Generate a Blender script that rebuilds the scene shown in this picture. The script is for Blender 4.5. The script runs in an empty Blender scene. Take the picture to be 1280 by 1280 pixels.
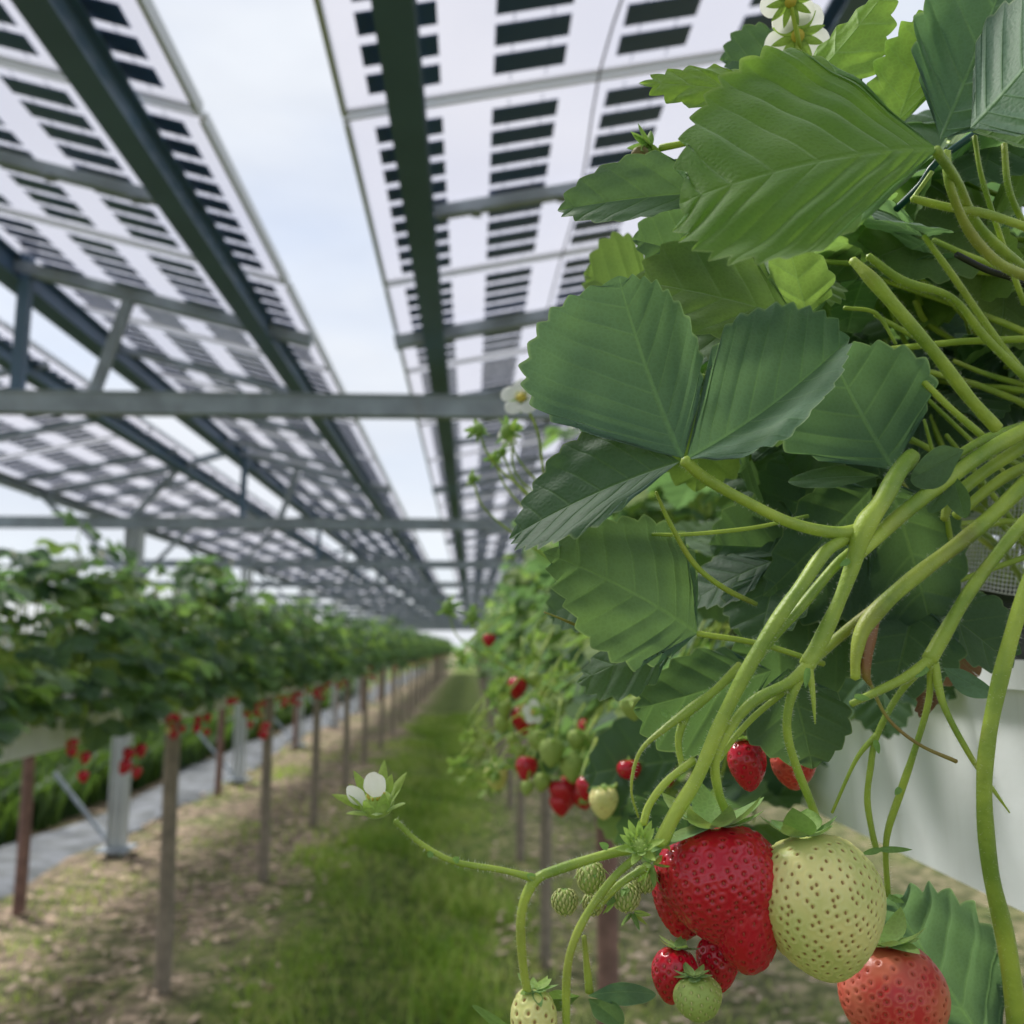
import bpy, math, random
import numpy as np
from mathutils import Vector, Matrix
random.seed(7); rng = np.random.default_rng(7)
S = bpy.context.scene
col = S.collection
EYE = 1.6
FPX = 1150.0
# ------------------------------------------------------------------ camera
cam_d = bpy.data.cameras.new('camera'); cam = bpy.data.objects.new('camera', cam_d); col.objects.link(cam)
cam_d.sensor_width = 36; cam_d.lens = 36 * FPX / 1280
cam_d.clip_start = 0.02; cam_d.clip_end = 3000
PITCH = math.atan(168 / FPX); YAW = math.atan(50 / FPX)
cam.location = (0, 0, EYE)
cam.rotation_euler = (math.pi / 2 + PITCH, 0, -YAW)
cam_d.dof.use_dof = True; cam_d.dof.focus_distance = 0.315; cam_d.dof.aperture_fstop = 11.8
S.camera = cam
# ------------------------------------------------------------------ world, sun, exposure
W = bpy.data.worlds.new('World'); S.world = W; W.use_nodes = True
nt = W.node_tree; nt.nodes.clear()
SUN_EL, SUN_AZ = math.radians(52), math.radians(-50)      # azimuth from +Y towards +X
def N_(nt, t, **kw):
    n = nt.nodes.new(t)
    for k, v in kw.items():
        if k.startswith('i_'):
            n.inputs[k[2:].replace('_', ' ')].default_value = v
        else: setattr(n, k, v)
    return n
sky = N_(nt, 'ShaderNodeTexSky', sky_type='NISHITA'); sky.sun_disc = False
sky.sun_elevation = SUN_EL; sky.sun_rotation = SUN_AZ
tc = N_(nt, 'ShaderNodeTexCoord'); mp = N_(nt, 'ShaderNodeMapping'); mp.inputs['Scale'].default_value = (1.2, 1.2, 3.2)
nz = N_(nt, 'ShaderNodeTexNoise', i_Scale=1.6, i_Detail=6.0, i_Roughness=0.52)
rp = N_(nt, 'ShaderNodeValToRGB'); rp.color_ramp.elements[0].position = .30; rp.color_ramp.elements[1].position = .62
rp.color_ramp.elements[0].color = (.72, .72, .72, 1); rp.color_ramp.elements[1].color = (1, 1, 1, 1)
nz2 = N_(nt, 'ShaderNodeTexNoise', i_Scale=3.1, i_Detail=5.0)
cr = N_(nt, 'ShaderNodeValToRGB'); cr.color_ramp.elements[0].position = .3; cr.color_ramp.elements[1].position = .7
cr.color_ramp.elements[0].color = (.66, .70, .78, 1); cr.color_ramp.elements[1].color = (.80, .84, .90, 1)
vm = N_(nt, 'ShaderNodeVectorMath', operation='SCALE'); vm.inputs['Scale'].default_value = 5.8
mx = N_(nt, 'ShaderNodeMixRGB'); bg = N_(nt, 'ShaderNodeBackground', i_Strength=0.1); wo = N_(nt, 'ShaderNodeOutputWorld')
L = nt.links.new
L(tc.outputs['Generated'], mp.inputs[0]); L(mp.outputs[0], nz.inputs['Vector']); L(mp.outputs[0], nz2.inputs['Vector'])
L(nz.outputs['Fac'], rp.inputs[0]); L(nz2.outputs['Fac'], cr.inputs[0]); L(cr.outputs[0], vm.inputs[0])
L(rp.outputs[0], mx.inputs[0]); L(sky.outputs[0], mx.inputs[1]); L(vm.outputs[0], mx.inputs[2])
L(mx.outputs[0], bg.inputs[0]); L(bg.outputs[0], wo.inputs[0])
sd = bpy.data.lights.new('sun', 'SUN'); sun = bpy.data.objects.new('sun', sd); col.objects.link(sun)
sd.energy = 3.4; sd.angle = math.radians(20); sd.color = (1, .96, .9)
sv = Vector((math.sin(SUN_AZ) * math.cos(SUN_EL), math.cos(SUN_AZ) * math.cos(SUN_EL), math.sin(SUN_EL)))
sun.rotation_euler = sv.to_track_quat('Z', 'Y').to_euler()
S.view_settings.view_transform = 'Standard'; S.view_settings.look = 'None'
S.view_settings.gamma = 1; S.view_settings.exposure = 0.95
S.cycles.use_denoising = True
S.cycles.max_bounces = 8; S.cycles.transparent_max_bounces = 16; S.cycles.sample_clamp_indirect = 6
S.cycles.transmission_bounces = 6; S.cycles.diffuse_bounces = 4

# ------------------------------------------------------------------ helpers
ROT = np.array(cam.rotation_euler.to_matrix())
CAM = np.array([0, 0, EYE])
def P(x, y, d):
    """a point seen at photo pixel x, y standing d metres in front of the lens"""
    return CAM + ROT @ np.array([(x - 640) / FPX * d, -(y - 640) / FPX * d, -d])
def nrm(v):
    v = np.asarray(v, float); n = np.linalg.norm(v); return v / n if n > 1e-12 else v
class MB:
    def __init__(s): s.v = []; s.f = []; s.m = []; s.uv = []; s.t = []; s.n = 0
    def add(s, v, f, mat=0, uv=None, tint=0.5):
        v = np.asarray(v, float); k = len(v)
        s.v.append(v); o = s.n
        s.f += [tuple(i + o for i in q) for q in f]; s.m += [mat] * len(f)
        s.uv.append(np.zeros((k, 2)) if uv is None else np.asarray(uv, float))
        s.t.append(np.full(k, tint) if np.isscalar(tint) else np.asarray(tint, float))
        s.n += k; return s
    def merge(s, o, M=None, matoff=0):
        V = np.concatenate(o.v)
        if M is not None: V = V @ np.array(M)[:3, :3].T + np.array(M)[:3, 3]
        off = s.n; s.v.append(V); s.f += [tuple(i + off for i in q) for q in o.f]
        s.m += [m + matoff for m in o.m]; s.uv += o.uv; s.t += o.t; s.n += len(V)
    def box(s, c, d, rot=None, mat=0, tint=.5):
        c = np.array(c, float); d = np.array(d, float) / 2
        v = np.array([[x, y, z] for x in (-1, 1) for y in (-1, 1) for z in (-1, 1)], float) * d
        if rot is not None: v = v @ np.array(rot).T
        return s.add(v + c, [(0, 1, 3, 2), (4, 6, 7, 5), (0, 4, 5, 1), (2, 3, 7, 6), (0, 2, 6, 4), (1, 5, 7, 3)], mat, None, tint)
    def beam(s, a, b, w, h, mat=0):
        a = np.array(a, float); b = np.array(b, float); y = nrm(b - a)
        up = np.array([0, 0, 1.]) if abs(y[2]) < .95 else np.array([0, 1., 0])
        x = nrm(np.cross(y, up)); z = np.cross(x, y)
        return s.box((a + b) / 2, (w, np.linalg.norm(b - a), h), np.stack([x, y, z], 1), mat)
    def build(s, name, mats, parent=None, origin=(0, 0, 0), smooth=True):
        me = bpy.data.meshes.new(name)
        V = np.concatenate(s.v) - np.array(origin)
        me.from_pydata(V.tolist(), [], s.f)
        if not isinstance(mats, (list, tuple)): mats = [mats]
        for m in mats: me.materials.append(m)
        me.polygons.foreach_set('material_index', s.m)
        me.polygons.foreach_set('use_smooth', [smooth] * len(s.f))
        li = np.empty(len(me.loops), int); me.loops.foreach_get('vertex_index', li)
        uv = me.uv_layers.new(name='UVMap'); uv.data.foreach_set('uv', np.concatenate(s.uv)[li].ravel())
        at = me.attributes.new('tint', 'FLOAT', 'POINT'); at.data.foreach_set('value', np.concatenate(s.t))
        me.update()
        o = bpy.data.objects.new(name, me); col.objects.link(o)
        if parent is not None: o.parent = parent
        return o
def tag(o, label=None, cat=None, group=None, kind=None):
    if label: o['label'] = label
    if cat: o['category'] = cat
    if group: o['group'] = group
    if kind: o['kind'] = kind
    return o
def empty(name, loc, rz=0):
    o = bpy.data.objects.new(name, None); col.objects.link(o); o.location = loc; o.rotation_euler.z = rz
    o.empty_display_size = .05; return o
def copy_tree(o, parent=None):
    c = o.copy(); col.objects.link(c)
    if parent is not None: c.parent = parent
    for ch in [x for x in KIDS.get(o.name, [])]:
        d = copy_tree(ch, c)
        KIDS.setdefault(c.name, []).append(d)
    return c
KIDS = {}
def kid(root, o): KIDS.setdefault(root.name, []).append(o); return o

def catmull(pts, k=6):
    p = np.asarray(pts, float)
    if len(p) == 2: return np.linspace(p[0], p[1], k + 1)
    q = np.vstack([2 * p[0] - p[1], p, 2 * p[-1] - p[-2]]); out = []
    for i in range(1, len(q) - 2):
        for t in np.linspace(0, 1, k, endpoint=False):
            a, b, c, d = q[i - 1], q[i], q[i + 1], q[i + 2]
            out.append(.5 * ((2 * b) + (-a + c) * t + (2 * a - 5 * b + 4 * c - d) * t * t + (-a + 3 * b - 3 * c + d) * t ** 3))
    out.append(q[-2]); return np.array(out)
def tube(mb, pts, rad, n=10, k=6, mat=0, tint=.5, hairs=0, hairmat=1, wob=0):
    rad = np.atleast_1d(np.asarray(rad, float))
    if len(rad) != len(pts): rad = np.interp(np.linspace(0, 1, len(pts)), np.linspace(0, 1, len(rad)), rad)
    C = catmull(np.hstack([np.asarray(pts, float), rad[:, None]]), k); c = C[:, :3]; r = np.abs(C[:, 3])
    t = np.gradient(c, axis=0); t /= np.linalg.norm(t, axis=1)[:, None] + 1e-12
    u = nrm(np.cross(t[0], [0.13, .31, .94])); U = []
    for i in range(len(c)):
        u = nrm(u - t[i] * np.dot(u, t[i])); U.append(u)
    U = np.array(U); Vv = np.cross(t, U); th = np.linspace(0, 2 * math.pi, n, endpoint=False)
    rr = r[:, None] * .86 * (1 + wob * np.sin(5 * th[None, :] + np.arange(len(c))[:, None] * .11) + wob * .8 * np.sin(np.arange(len(c)) * .7 + r[0] * 9e3)[:, None])
    ring = c[:, None, :] + rr[..., None] * (np.cos(th)[None, :, None] * U[:, None, :] + np.sin(th)[None, :, None] * Vv[:, None, :])
    V = ring.reshape(-1, 3); F = []; m = len(c)
    for i in range(m - 1):
        for j in range(n):
            a = i * n + j; b = i * n + (j + 1) % n; F.append((a, b, b + n, a + n))
    k0 = len(V); V = np.vstack([V, c[0] - t[0] * r[0] * .5, c[-1] + t[-1] * r[-1] * .5])
    for j in range(n):
        F.append((k0, (j + 1) % n, j)); F.append((k0 + 1, (m - 1) * n + j, (m - 1) * n + (j + 1) % n))
    mb.add(V, F, mat, None, tint)
    if hairs:
        seg = np.linalg.norm(np.diff(c, axis=0), axis=1); Lt = seg.sum(); cnt = int(Lt * hairs)
        if cnt:
            cu = np.concatenate([[0], np.cumsum(seg)]); s_ = rng.random(cnt) * Lt
            ii = np.clip(np.searchsorted(cu, s_) - 1, 0, m - 2); fr = (s_ - cu[ii]) / (seg[ii] + 1e-9)
            base = c[ii] * (1 - fr)[:, None] + c[ii + 1] * fr[:, None]; a = rng.random(cnt) * 2 * math.pi
            d = np.cos(a)[:, None] * U[ii] + np.sin(a)[:, None] * Vv[ii]; rb = r[ii][:, None]
            p0 = base + d * rb * .9; ln = (.0005 + .0007 * rng.random(cnt))[:, None]
            tip = p0 + (d + .5 * (rng.random((cnt, 3)) - .5)) * ln; w = t[ii] * .00004
            V = np.stack([p0 - w, p0 + w, tip], 1).reshape(-1, 3)
            mb.add(V, [(3 * i, 3 * i + 1, 3 * i + 2) for i in range(cnt)], hairmat, None, .5)
    return mb
def sstep(a, b, x): t = np.clip((x - a) / (b - a), 0, 1); return t * t * (3 - 2 * t)

def leaflet(mb, B, T, Lp, Rp, n=9, amp=.05, arch=.03, droop=0., pleat=.010, seg=12, nr=8, tint=.4, mat=0, seed=None, wave=.012, fold=0, vexp=3., tipr=.30):
    B, T, Lp, Rp = [np.asarray(a, float) for a in (B, T, Lp, Rp)]
    r_ = np.random.default_rng(seed if seed is not None else int(rng.integers(1e9)))
    ax = T - B; Ln = np.linalg.norm(ax); M = B + .56 * ax
    SL, SR = Lp - M, Rp - M; Nn = nrm(np.cross(ax, SR - SL)); Wd = (np.linalg.norm(SL) + np.linalg.norm(SR)) / 2 / Ln
    ns = max(int((n + .67) * seg) if n else seg * 3, 6)
    s = np.linspace(0, 1, ns + 1); y = (1 - np.cos(np.pi * s)) / 2; x = np.sin(np.pi * np.clip(y, 0, 1) ** 1.2) ** (.80 - tipr * y) * (.70 + .30 * sstep(0, .55, y))
    x[0] = 0; x[-1] = 0
    dx = np.gradient(x) * Wd; dy = np.gradient(y); g = np.hypot(dx, dy) + 1e-9; nx, ny = dy / g, -dx / g
    phi = s * (n + .67); fr = phi % 1
    nn = max(n, 1)
    jig = 1 + .35 * (r_.random(nn + 2) - .5)
    ramp = sstep(.08, .34, y)
    bump = np.where(fr < .7, (fr / .7) ** .85, ((1 - fr) / .3) ** .8) * amp * 1.15 * ramp * jig[np.clip(phi.astype(int), 0, nn + 1)] if n else 0 * s
    xo = x + bump * nx / Wd; yo = y + bump * ny; ym = y ** vexp
    r = np.linspace(0, 1, nr + 1) ** .9
    ph = r_.random(6) * 6.28
    for sd_, Sv in ((-1, SL), (1, SR)):
        X = xo[:, None] * r[None, :]; Y = ym[:, None] + (yo - ym)[:, None] * r[None, :] ** 1.08
        z = arch * 4 * Y * (1 - Y) + droop * X ** 2
        if n: z = z + pleat * 1.6 * (np.abs(np.sin(np.pi * (phi[:, None] - .67))) ** .8 - .6) * np.sin(np.pi * np.clip(r, 0, .93))[None, :] ** .6 * sstep(.02, .2, Y) * (1 + .4 * np.sin(phi[:, None] * 1.7 + ph[4]))
        z = z + wave * (np.sin(5.1 * X + ph[0] + 3 * sd_) * np.sin(6.3 * Y + ph[1]) + .6 * np.sin(11 * X + ph[2]) * np.sin(13 * Y + ph[3] + sd_)) * X
        V = B + Y[..., None] * ax + X[..., None] * Sv + (z * Ln)[..., None] * Nn
        a, b = V.shape[:2]
        idx = np.arange(a * b).reshape(a, b)
        q = np.stack([idx[:-1, :-1], idx[1:, :-1], idx[1:, 1:], idx[:-1, 1:]], -1).reshape(-1, 4)
        if sd_ < 0: q = q[:, ::-1]
        UV = np.stack([np.broadcast_to(phi[:, None], X.shape), np.broadcast_to(r[None, :], X.shape)], -1).reshape(-1, 2)
        mb.add(V.reshape(-1, 3), q.tolist(), mat, UV, tint)
    return mb
def sepal(mb, B, d, n, ln, w, curl=0., tint=.6, mat=0, k=6):
    """small pointed bract: base B, direction d, normal n"""
    B = np.asarray(B, float); d = nrm(d); n = nrm(np.asarray(n) - d * np.dot(n, d)); s = np.cross(d, n)
    t = np.linspace(0, 1, k + 1); wd = w * np.sin(np.pi * (.12 + .88 * t) ** .8) ** .8; wd[-1] = 0
    cx = B + d * (ln * t)[:, None] * (1 - .25 * abs(curl) * t[:, None]) + n * (curl * ln * t ** 2)[:, None]
    V = []; F = []; UV = []
    for i in range(k + 1):
        for j, u in enumerate((-1, -.5, 0, .5, 1)):
            V.append(cx[i] + s * wd[i] * u + n * wd[i] * .25 * u * u); UV.append((t[i] * 3, abs(u)))
    for i in range(k):
        for j in range(4): a = i * 5 + j; F.append((a, a + 5, a + 6, a + 1))
    mb.add(V, F, mat, UV, tint)

def ellipsoid(mb, c, a, b, n, la, lb, lc, nu=6, nv=5, mat=0, tint=.5):
    """axes a (la), b (lb), n (lc)"""
    V = []; F = []
    for i in range(nv + 1):
        th = math.pi * i / nv
        for j in range(nu):
            p = 2 * math.pi * j / nu
            V.append(c + a * la * math.cos(th) + (b * lb * math.cos(p) + n * lc * math.sin(p)) * math.sin(th))
    for i in range(nv):
        for j in range(nu): q = i * nu + j; q2 = i * nu + (j + 1) % nu; F.append((q, q2, q2 + nu, q + nu))
    mb.add(V, F, mat, None, tint)
def berry(mb, top, tip, R, K=150, res=(120, 80), p=.62, q=.62, lob=.05, dep=.0005, sig=.0010, seed=0, seedlen=.0008, flat=1., raised=0., seedmat=1):
    top, tip = np.asarray(top, float), np.asarray(tip, float); r_ = np.random.default_rng(seed)
    ax = tip - top; Lb = np.linalg.norm(ax); a = ax / Lb
    to = nrm(CAM - top); n = nrm(to - a * np.dot(to, a)); b = np.cross(a, n)
    ph = r_.random(8) * 6.28
    def surf(t, th):
        r = R * np.sin(np.pi * np.clip(t, 1e-6, 1 - 1e-6) ** p) ** q
        r = r * (1 + lob * np.sin(2 * th + ph[0] + 1.5 * t) + lob * .7 * np.sin(3 * th + ph[1] + 2.5 * t) * t + lob * .4 * np.sin(5 * th + ph[2] - 3 * t))
        z = Lb * (t + .6 * lob * t * (1 - t) * np.sin(th + ph[3]))
        # shoulder dip round the stalk
        z = z - Lb * .02 * np.exp(-((t - .09) / .06) ** 2)
        return top + z[..., None] * a + (r * np.cos(th))[..., None] * b + (r * flat * np.sin(th))[..., None] * n
    nt_, nth = res[1], res[0]
    t = (1 - np.cos(np.pi * np.linspace(0, 1, nt_ + 1))) / 2; th = np.linspace(0, 2 * np.pi, nth, endpoint=False)
    TT, TH = np.meshgrid(t, th, indexing='ij'); V = surf(TT, TH)
    tt = np.linspace(.03, .985, 400); rr = np.sin(np.pi * tt ** p) ** q; cu = np.cumsum(rr); cu /= cu[-1]
    ts = np.interp((np.arange(K) + .5) / K, cu, tt); ts = np.clip(ts + r_.normal(0, .004, K), .03, .985)
    ths = (np.arange(K) * 2.399963 + r_.normal(0, .05, K)) % (2 * np.pi)
    SP = surf(ts, ths); e = 1e-3
    dt = surf(ts + e, ths) - SP; dh = surf(ts, ths + e) - SP
    sn = np.cross(dh, dt); sn /= np.linalg.norm(sn, axis=1)[:, None] + 1e-12
    cen = top + ax * .45; sn *= np.sign(np.sum(sn * (SP - cen), 1))[:, None]
    Vf = V.reshape(-1, 3); md = np.full(len(Vf), 1e9)
    for i in range(0, K, 16):
        d = ((Vf[:, None, :] - SP[None, i:i + 16, :]) ** 2).sum(-1); md = np.minimum(md, d.min(1))
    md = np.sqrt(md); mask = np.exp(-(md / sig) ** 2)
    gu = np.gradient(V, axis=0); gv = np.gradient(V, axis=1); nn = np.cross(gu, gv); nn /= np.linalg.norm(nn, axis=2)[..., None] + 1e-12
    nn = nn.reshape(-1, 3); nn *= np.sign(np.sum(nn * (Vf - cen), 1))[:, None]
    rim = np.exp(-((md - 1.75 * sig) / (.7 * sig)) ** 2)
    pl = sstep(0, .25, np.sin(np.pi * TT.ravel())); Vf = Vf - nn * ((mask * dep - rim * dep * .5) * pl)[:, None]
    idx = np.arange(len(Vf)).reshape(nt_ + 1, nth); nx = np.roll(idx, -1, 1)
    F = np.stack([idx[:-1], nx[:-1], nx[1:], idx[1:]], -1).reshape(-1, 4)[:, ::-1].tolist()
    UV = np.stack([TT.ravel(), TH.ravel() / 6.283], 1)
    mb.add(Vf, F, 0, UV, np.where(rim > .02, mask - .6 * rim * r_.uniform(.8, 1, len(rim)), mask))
    for i in range(K):
        d = nrm(dt[i]); s_ = np.cross(sn[i], d)
        ellipsoid(mb, SP[i] - sn[i] * dep * (.62 - raised), d, s_, sn[i], seedlen, seedlen * .55, seedlen * .42, mat=seedmat)
    return a, n, b, Lb
def calyx(mb, top, a, R, n=10, ln=.9, curl=.35, hug=.25, w=.2, seed=0, tint=.6, mat=0):
    """leafy cap at the top of a berry; a = berry axis pointing to the tip"""
    r_ = np.random.default_rng(seed); u = nrm(np.cross(a, [.3, .2, .9])); v = np.cross(a, u)
    for i in range(n):
        th = 2 * math.pi * i / n + r_.normal(0, .12); d = u * math.cos(th) + v * math.sin(th)
        hh = hug + r_.normal(0, .18); l = R * ln * (1 + r_.normal(0, .15)) * (1 if i % 2 else .8)
        sepal(mb, top + d * R * .10 - a * R * .01, d + a * hh, -a, l, R * w * (1 + r_.normal(0, .12)), curl * (1 + r_.normal(0, .4)), tint + r_.normal(0, .1), mat)
def blossom(mb, c, face, R, open_=1., petals=5, seed=0):
    """mats: 0 petal, 1 centre, 2 sepal"""
    r_ = np.random.default_rng(seed); f = nrm(face); u = nrm(np.cross(f, [.3, .1, .9])); v = np.cross(f, u)
    for i in range(petals):
        th = 2 * math.pi * i / petals + r_.normal(0, .06); d = u * math.cos(th) + v * math.sin(th); s_ = np.cross(f, d)
        up = (1 - open_) * 1.6 + .12; D = nrm(d + f * up); B = c + d * R * .16; T = B + D * R
        leaflet(mb, B, T, B + D * R * .56 + s_ * R * .5, B + D * R * .56 - s_ * R * .5, n=0, arch=-.08, seg=5, nr=4, mat=0, wave=.05, seed=seed * 10 + i, tint=.5)
    ellipsoid(mb, c + f * R * .06, f, u, v, R * .22, R * .27, R * .27, 10, 6, mat=1)
    for i in range(24):
        th = i * 2.4; d = u * math.cos(th) + v * math.sin(th); q = c + d * R * (.26 + .05 * r_.random()) + f * R * .22
        ellipsoid(mb, q, d, f, np.cross(d, f), R * .05, R * .03, R * .03, 5, 3, mat=1)
    for i in range(10):
        th = 2 * math.pi * i / 10; d = u * math.cos(th) + v * math.sin(th)
        sepal(mb, c + d * R * .1 - f * R * .05, d + f * (1 - open_) * 1.1, f, R * .85, R * .15, 0, .75, 2)

# ------------------------------------------------------------------ materials
def mat(name, color=(.5, .5, .5), rough=.6, metal=0., spec=.5, bump=0, bscale=50, var=0, vscale=10, color2=None):
    m = bpy.data.materials.new(name); m.use_nodes = True; t = m.node_tree; b = t.nodes['Principled BSDF']
    b.inputs['Base Color'].default_value = (*color, 1); b.inputs['Roughness'].default_value = rough; b.inputs['Metallic'].default_value = metal
    b.inputs['Specular IOR Level'].default_value = spec
    c = N_(t, 'ShaderNodeTexCoord')
    if var or color2:
        n = N_(t, 'ShaderNodeTexNoise', i_Scale=vscale, i_Detail=5.0); t.links.new(c.outputs['Object'], n.inputs['Vector'])
        r = N_(t, 'ShaderNodeValToRGB'); r.color_ramp.elements[0].position = .35; r.color_ramp.elements[1].position = .65
        c2 = color2 or tuple(x * (1 - var) for x in color)
        r.color_ramp.elements[0].color = (*c2, 1); r.color_ramp.elements[1].color = (*color, 1)
        t.links.new(n.outputs['Fac'], r.inputs[0]); t.links.new(r.outputs[0], b.inputs['Base Color'])
    if bump:
        n = N_(t, 'ShaderNodeTexNoise', i_Scale=bscale, i_Detail=4.0); t.links.new(c.outputs['Object'], n.inputs['Vector'])
        k = N_(t, 'ShaderNodeBump', i_Strength=bump, i_Distance=.4 / bscale); t.links.new(n.outputs['Fac'], k.inputs['Height']); t.links.new(k.outputs[0], b.inputs['Normal'])
    return m
def streak(m, c, amt):
    t = m.node_tree; b = t.nodes['Principled BSDF']; co = N_(t, 'ShaderNodeTexCoord'); mp_ = N_(t, 'ShaderNodeMapping'); mp_.inputs['Scale'].default_value = (8, 34, 2.2)
    n = N_(t, 'ShaderNodeTexNoise', i_Scale=1.0, i_Detail=7.0, i_Roughness=.65); t.links.new(co.outputs['Object'], mp_.inputs[0]); t.links.new(mp_.outputs[0], n.inputs['Vector'])
    r = N_(t, 'ShaderNodeMapRange', i_From_Min=.55, i_From_Max=.75, i_To_Min=0.0, i_To_Max=amt); t.links.new(n.outputs['Fac'], r.inputs[0])
    src = b.inputs['Base Color'].links[0].from_socket; x = N_(t, 'ShaderNodeMixRGB'); t.links.new(r.outputs[0], x.inputs[0]); t.links.new(src, x.inputs[1]); x.inputs[2].default_value = (*c, 1); t.links.new(x.outputs[0], b.inputs['Base Color'])
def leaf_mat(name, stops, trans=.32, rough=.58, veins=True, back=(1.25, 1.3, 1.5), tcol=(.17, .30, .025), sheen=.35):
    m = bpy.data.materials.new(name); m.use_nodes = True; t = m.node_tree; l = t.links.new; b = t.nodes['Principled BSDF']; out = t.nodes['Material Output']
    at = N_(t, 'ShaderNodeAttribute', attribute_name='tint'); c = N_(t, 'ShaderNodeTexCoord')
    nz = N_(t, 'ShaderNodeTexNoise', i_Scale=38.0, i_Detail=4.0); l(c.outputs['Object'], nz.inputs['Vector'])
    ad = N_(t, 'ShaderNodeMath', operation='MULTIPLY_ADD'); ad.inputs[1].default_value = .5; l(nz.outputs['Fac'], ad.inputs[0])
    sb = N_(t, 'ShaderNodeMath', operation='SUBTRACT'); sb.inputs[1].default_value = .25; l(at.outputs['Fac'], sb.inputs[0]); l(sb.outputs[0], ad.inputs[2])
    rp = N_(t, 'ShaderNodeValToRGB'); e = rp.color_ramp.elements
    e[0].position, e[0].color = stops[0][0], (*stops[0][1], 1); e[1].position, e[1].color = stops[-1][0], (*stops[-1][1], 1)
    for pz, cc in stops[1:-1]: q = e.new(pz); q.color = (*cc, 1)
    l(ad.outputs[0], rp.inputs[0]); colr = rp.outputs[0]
    vor = N_(t, 'ShaderNodeTexVoronoi', feature='DISTANCE_TO_EDGE', i_Scale=520.0); l(c.outputs['Object'], vor.inputs['Vector'])
    hgt = None
    if veins:
        sx = N_(t, 'ShaderNodeSeparateXYZ'); l(c.outputs['UV'], sx.inputs[0])
        f = N_(t, 'ShaderNodeMath', operation='FRACT'); l(sx.outputs[0], f.inputs[0])
        d = N_(t, 'ShaderNodeMath', operation='SUBTRACT'); d.inputs[1].default_value = .67; l(f.outputs[0], d.inputs[0])
        ab = N_(t, 'ShaderNodeMath', operation='ABSOLUTE'); l(d.outputs[0], ab.inputs[0])
        mr = N_(t, 'ShaderNodeMapRange', i_From_Min=.0, i_From_Max=.07, i_To_Min=1.0, i_To_Max=0.0); l(ab.outputs[0], mr.inputs[0])
        fd = N_(t, 'ShaderNodeMapRange', i_From_Min=.3, i_From_Max=1.0, i_To_Min=.8, i_To_Max=0.15); l(sx.outputs[1], fd.inputs[0])
        mu = N_(t, 'ShaderNodeMath', operation='MULTIPLY'); l(mr.outputs[0], mu.inputs[0]); l(fd.outputs[0], mu.inputs[1])
        rb = N_(t, 'ShaderNodeMapRange', i_From_Min=.012, i_From_Max=.04, i_To_Min=1.0, i_To_Max=0.0); l(sx.outputs[1], rb.inputs[0])
        mxv = N_(t, 'ShaderNodeMath', operation='MAXIMUM'); l(mu.outputs[0], mxv.inputs[0]); l(rb.outputs[0], mxv.inputs[1])
        vs = N_(t, 'ShaderNodeMath', operation='MULTIPLY'); vs.inputs[1].default_value = .26; l(mxv.outputs[0], vs.inputs[0])
        mv = N_(t, 'ShaderNodeMixRGB'); l(vs.outputs[0], mv.inputs[0]); l(colr, mv.inputs[1]); mv.inputs[2].default_value = (.20, .33, .11, 1); colr = mv.outputs[0]
        hgt = mxv.outputs[0]
        eg = N_(t, 'ShaderNodeMapRange', i_From_Min=.97, i_From_Max=1.0, i_To_Min=0.0, i_To_Max=.5); l(sx.outputs[1], eg.inputs[0])
        me_ = N_(t, 'ShaderNodeMixRGB'); l(eg.outputs[0], me_.inputs[0]); l(colr, me_.inputs[1]); me_.inputs[2].default_value = (.30, .38, .16, 1); colr = me_.outputs[0]
    # fine net of cells
    vr = N_(t, 'ShaderNodeMapRange', i_From_Min=.0, i_From_Max=.22, i_To_Min=1.10, i_To_Max=.96); l(vor.outputs['Distance'], vr.inputs[0])
    mm = N_(t, 'ShaderNodeVectorMath', operation='SCALE'); l(colr, mm.inputs[0]); l(vr.outputs[0], mm.inputs['Scale']); colr = mm.outputs[0]
    g = N_(t, 'ShaderNodeNewGeometry'); bk = N_(t, 'ShaderNodeMixRGB', blend_type='MULTIPLY'); bk.inputs[2].default_value = (*back, 1)
    l(g.outputs['Backfacing'], bk.inputs[0]); l(colr, bk.inputs[1]); colr = bk.outputs[0]
    l(colr, b.inputs['Base Color']); b.inputs['Roughness'].default_value = rough; b.inputs['Specular IOR Level'].default_value = .25
    b.inputs['Sheen Weight'].default_value = sheen; b.inputs['Sheen Roughness'].default_value = .45; b.inputs['Sheen Tint'].default_value = (.72, .86, .80, 1)
    bp = N_(t, 'ShaderNodeBump', i_Strength=.4, i_Distance=.0005); l(vor.outputs['Distance'], bp.inputs['Height'])
    nrm_ = bp.outputs[0]
    if hgt:
        b2 = N_(t, 'ShaderNodeBump', i_Strength=.6, i_Distance=.0006, invert=True); l(hgt, b2.inputs['Height']); l(nrm_, b2.inputs['Normal']); nrm_ = b2.outputs[0]
    l(nrm_, b.inputs['Normal'])
    tr = N_(t, 'ShaderNodeBsdfTranslucent'); tm = N_(t, 'ShaderNodeMixRGB', i_Fac=.45); l(colr, tm.inputs[1]); tm.inputs[2].default_value = (*tcol, 1)
    ts = N_(t, 'ShaderNodeVectorMath', operation='SCALE'); ts.inputs['Scale'].default_value = 2.1; l(tm.outputs[0], ts.inputs[0]); l(ts.outputs[0], tr.inputs[0])
    mxs = N_(t, 'ShaderNodeMixShader', i_Fac=trans); l(b.outputs[0], mxs.inputs[1]); l(tr.outputs[0], mxs.inputs[2]); l(mxs.outputs[0], out.inputs[0])
    return m
LEAF = leaf_mat('leaf', [(0, (.034, .078, .050)), (.35, (.074, .132, .078)), (.65, (.10, .17, .058)), (1, (.19, .27, .055))], trans=.38)
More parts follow.
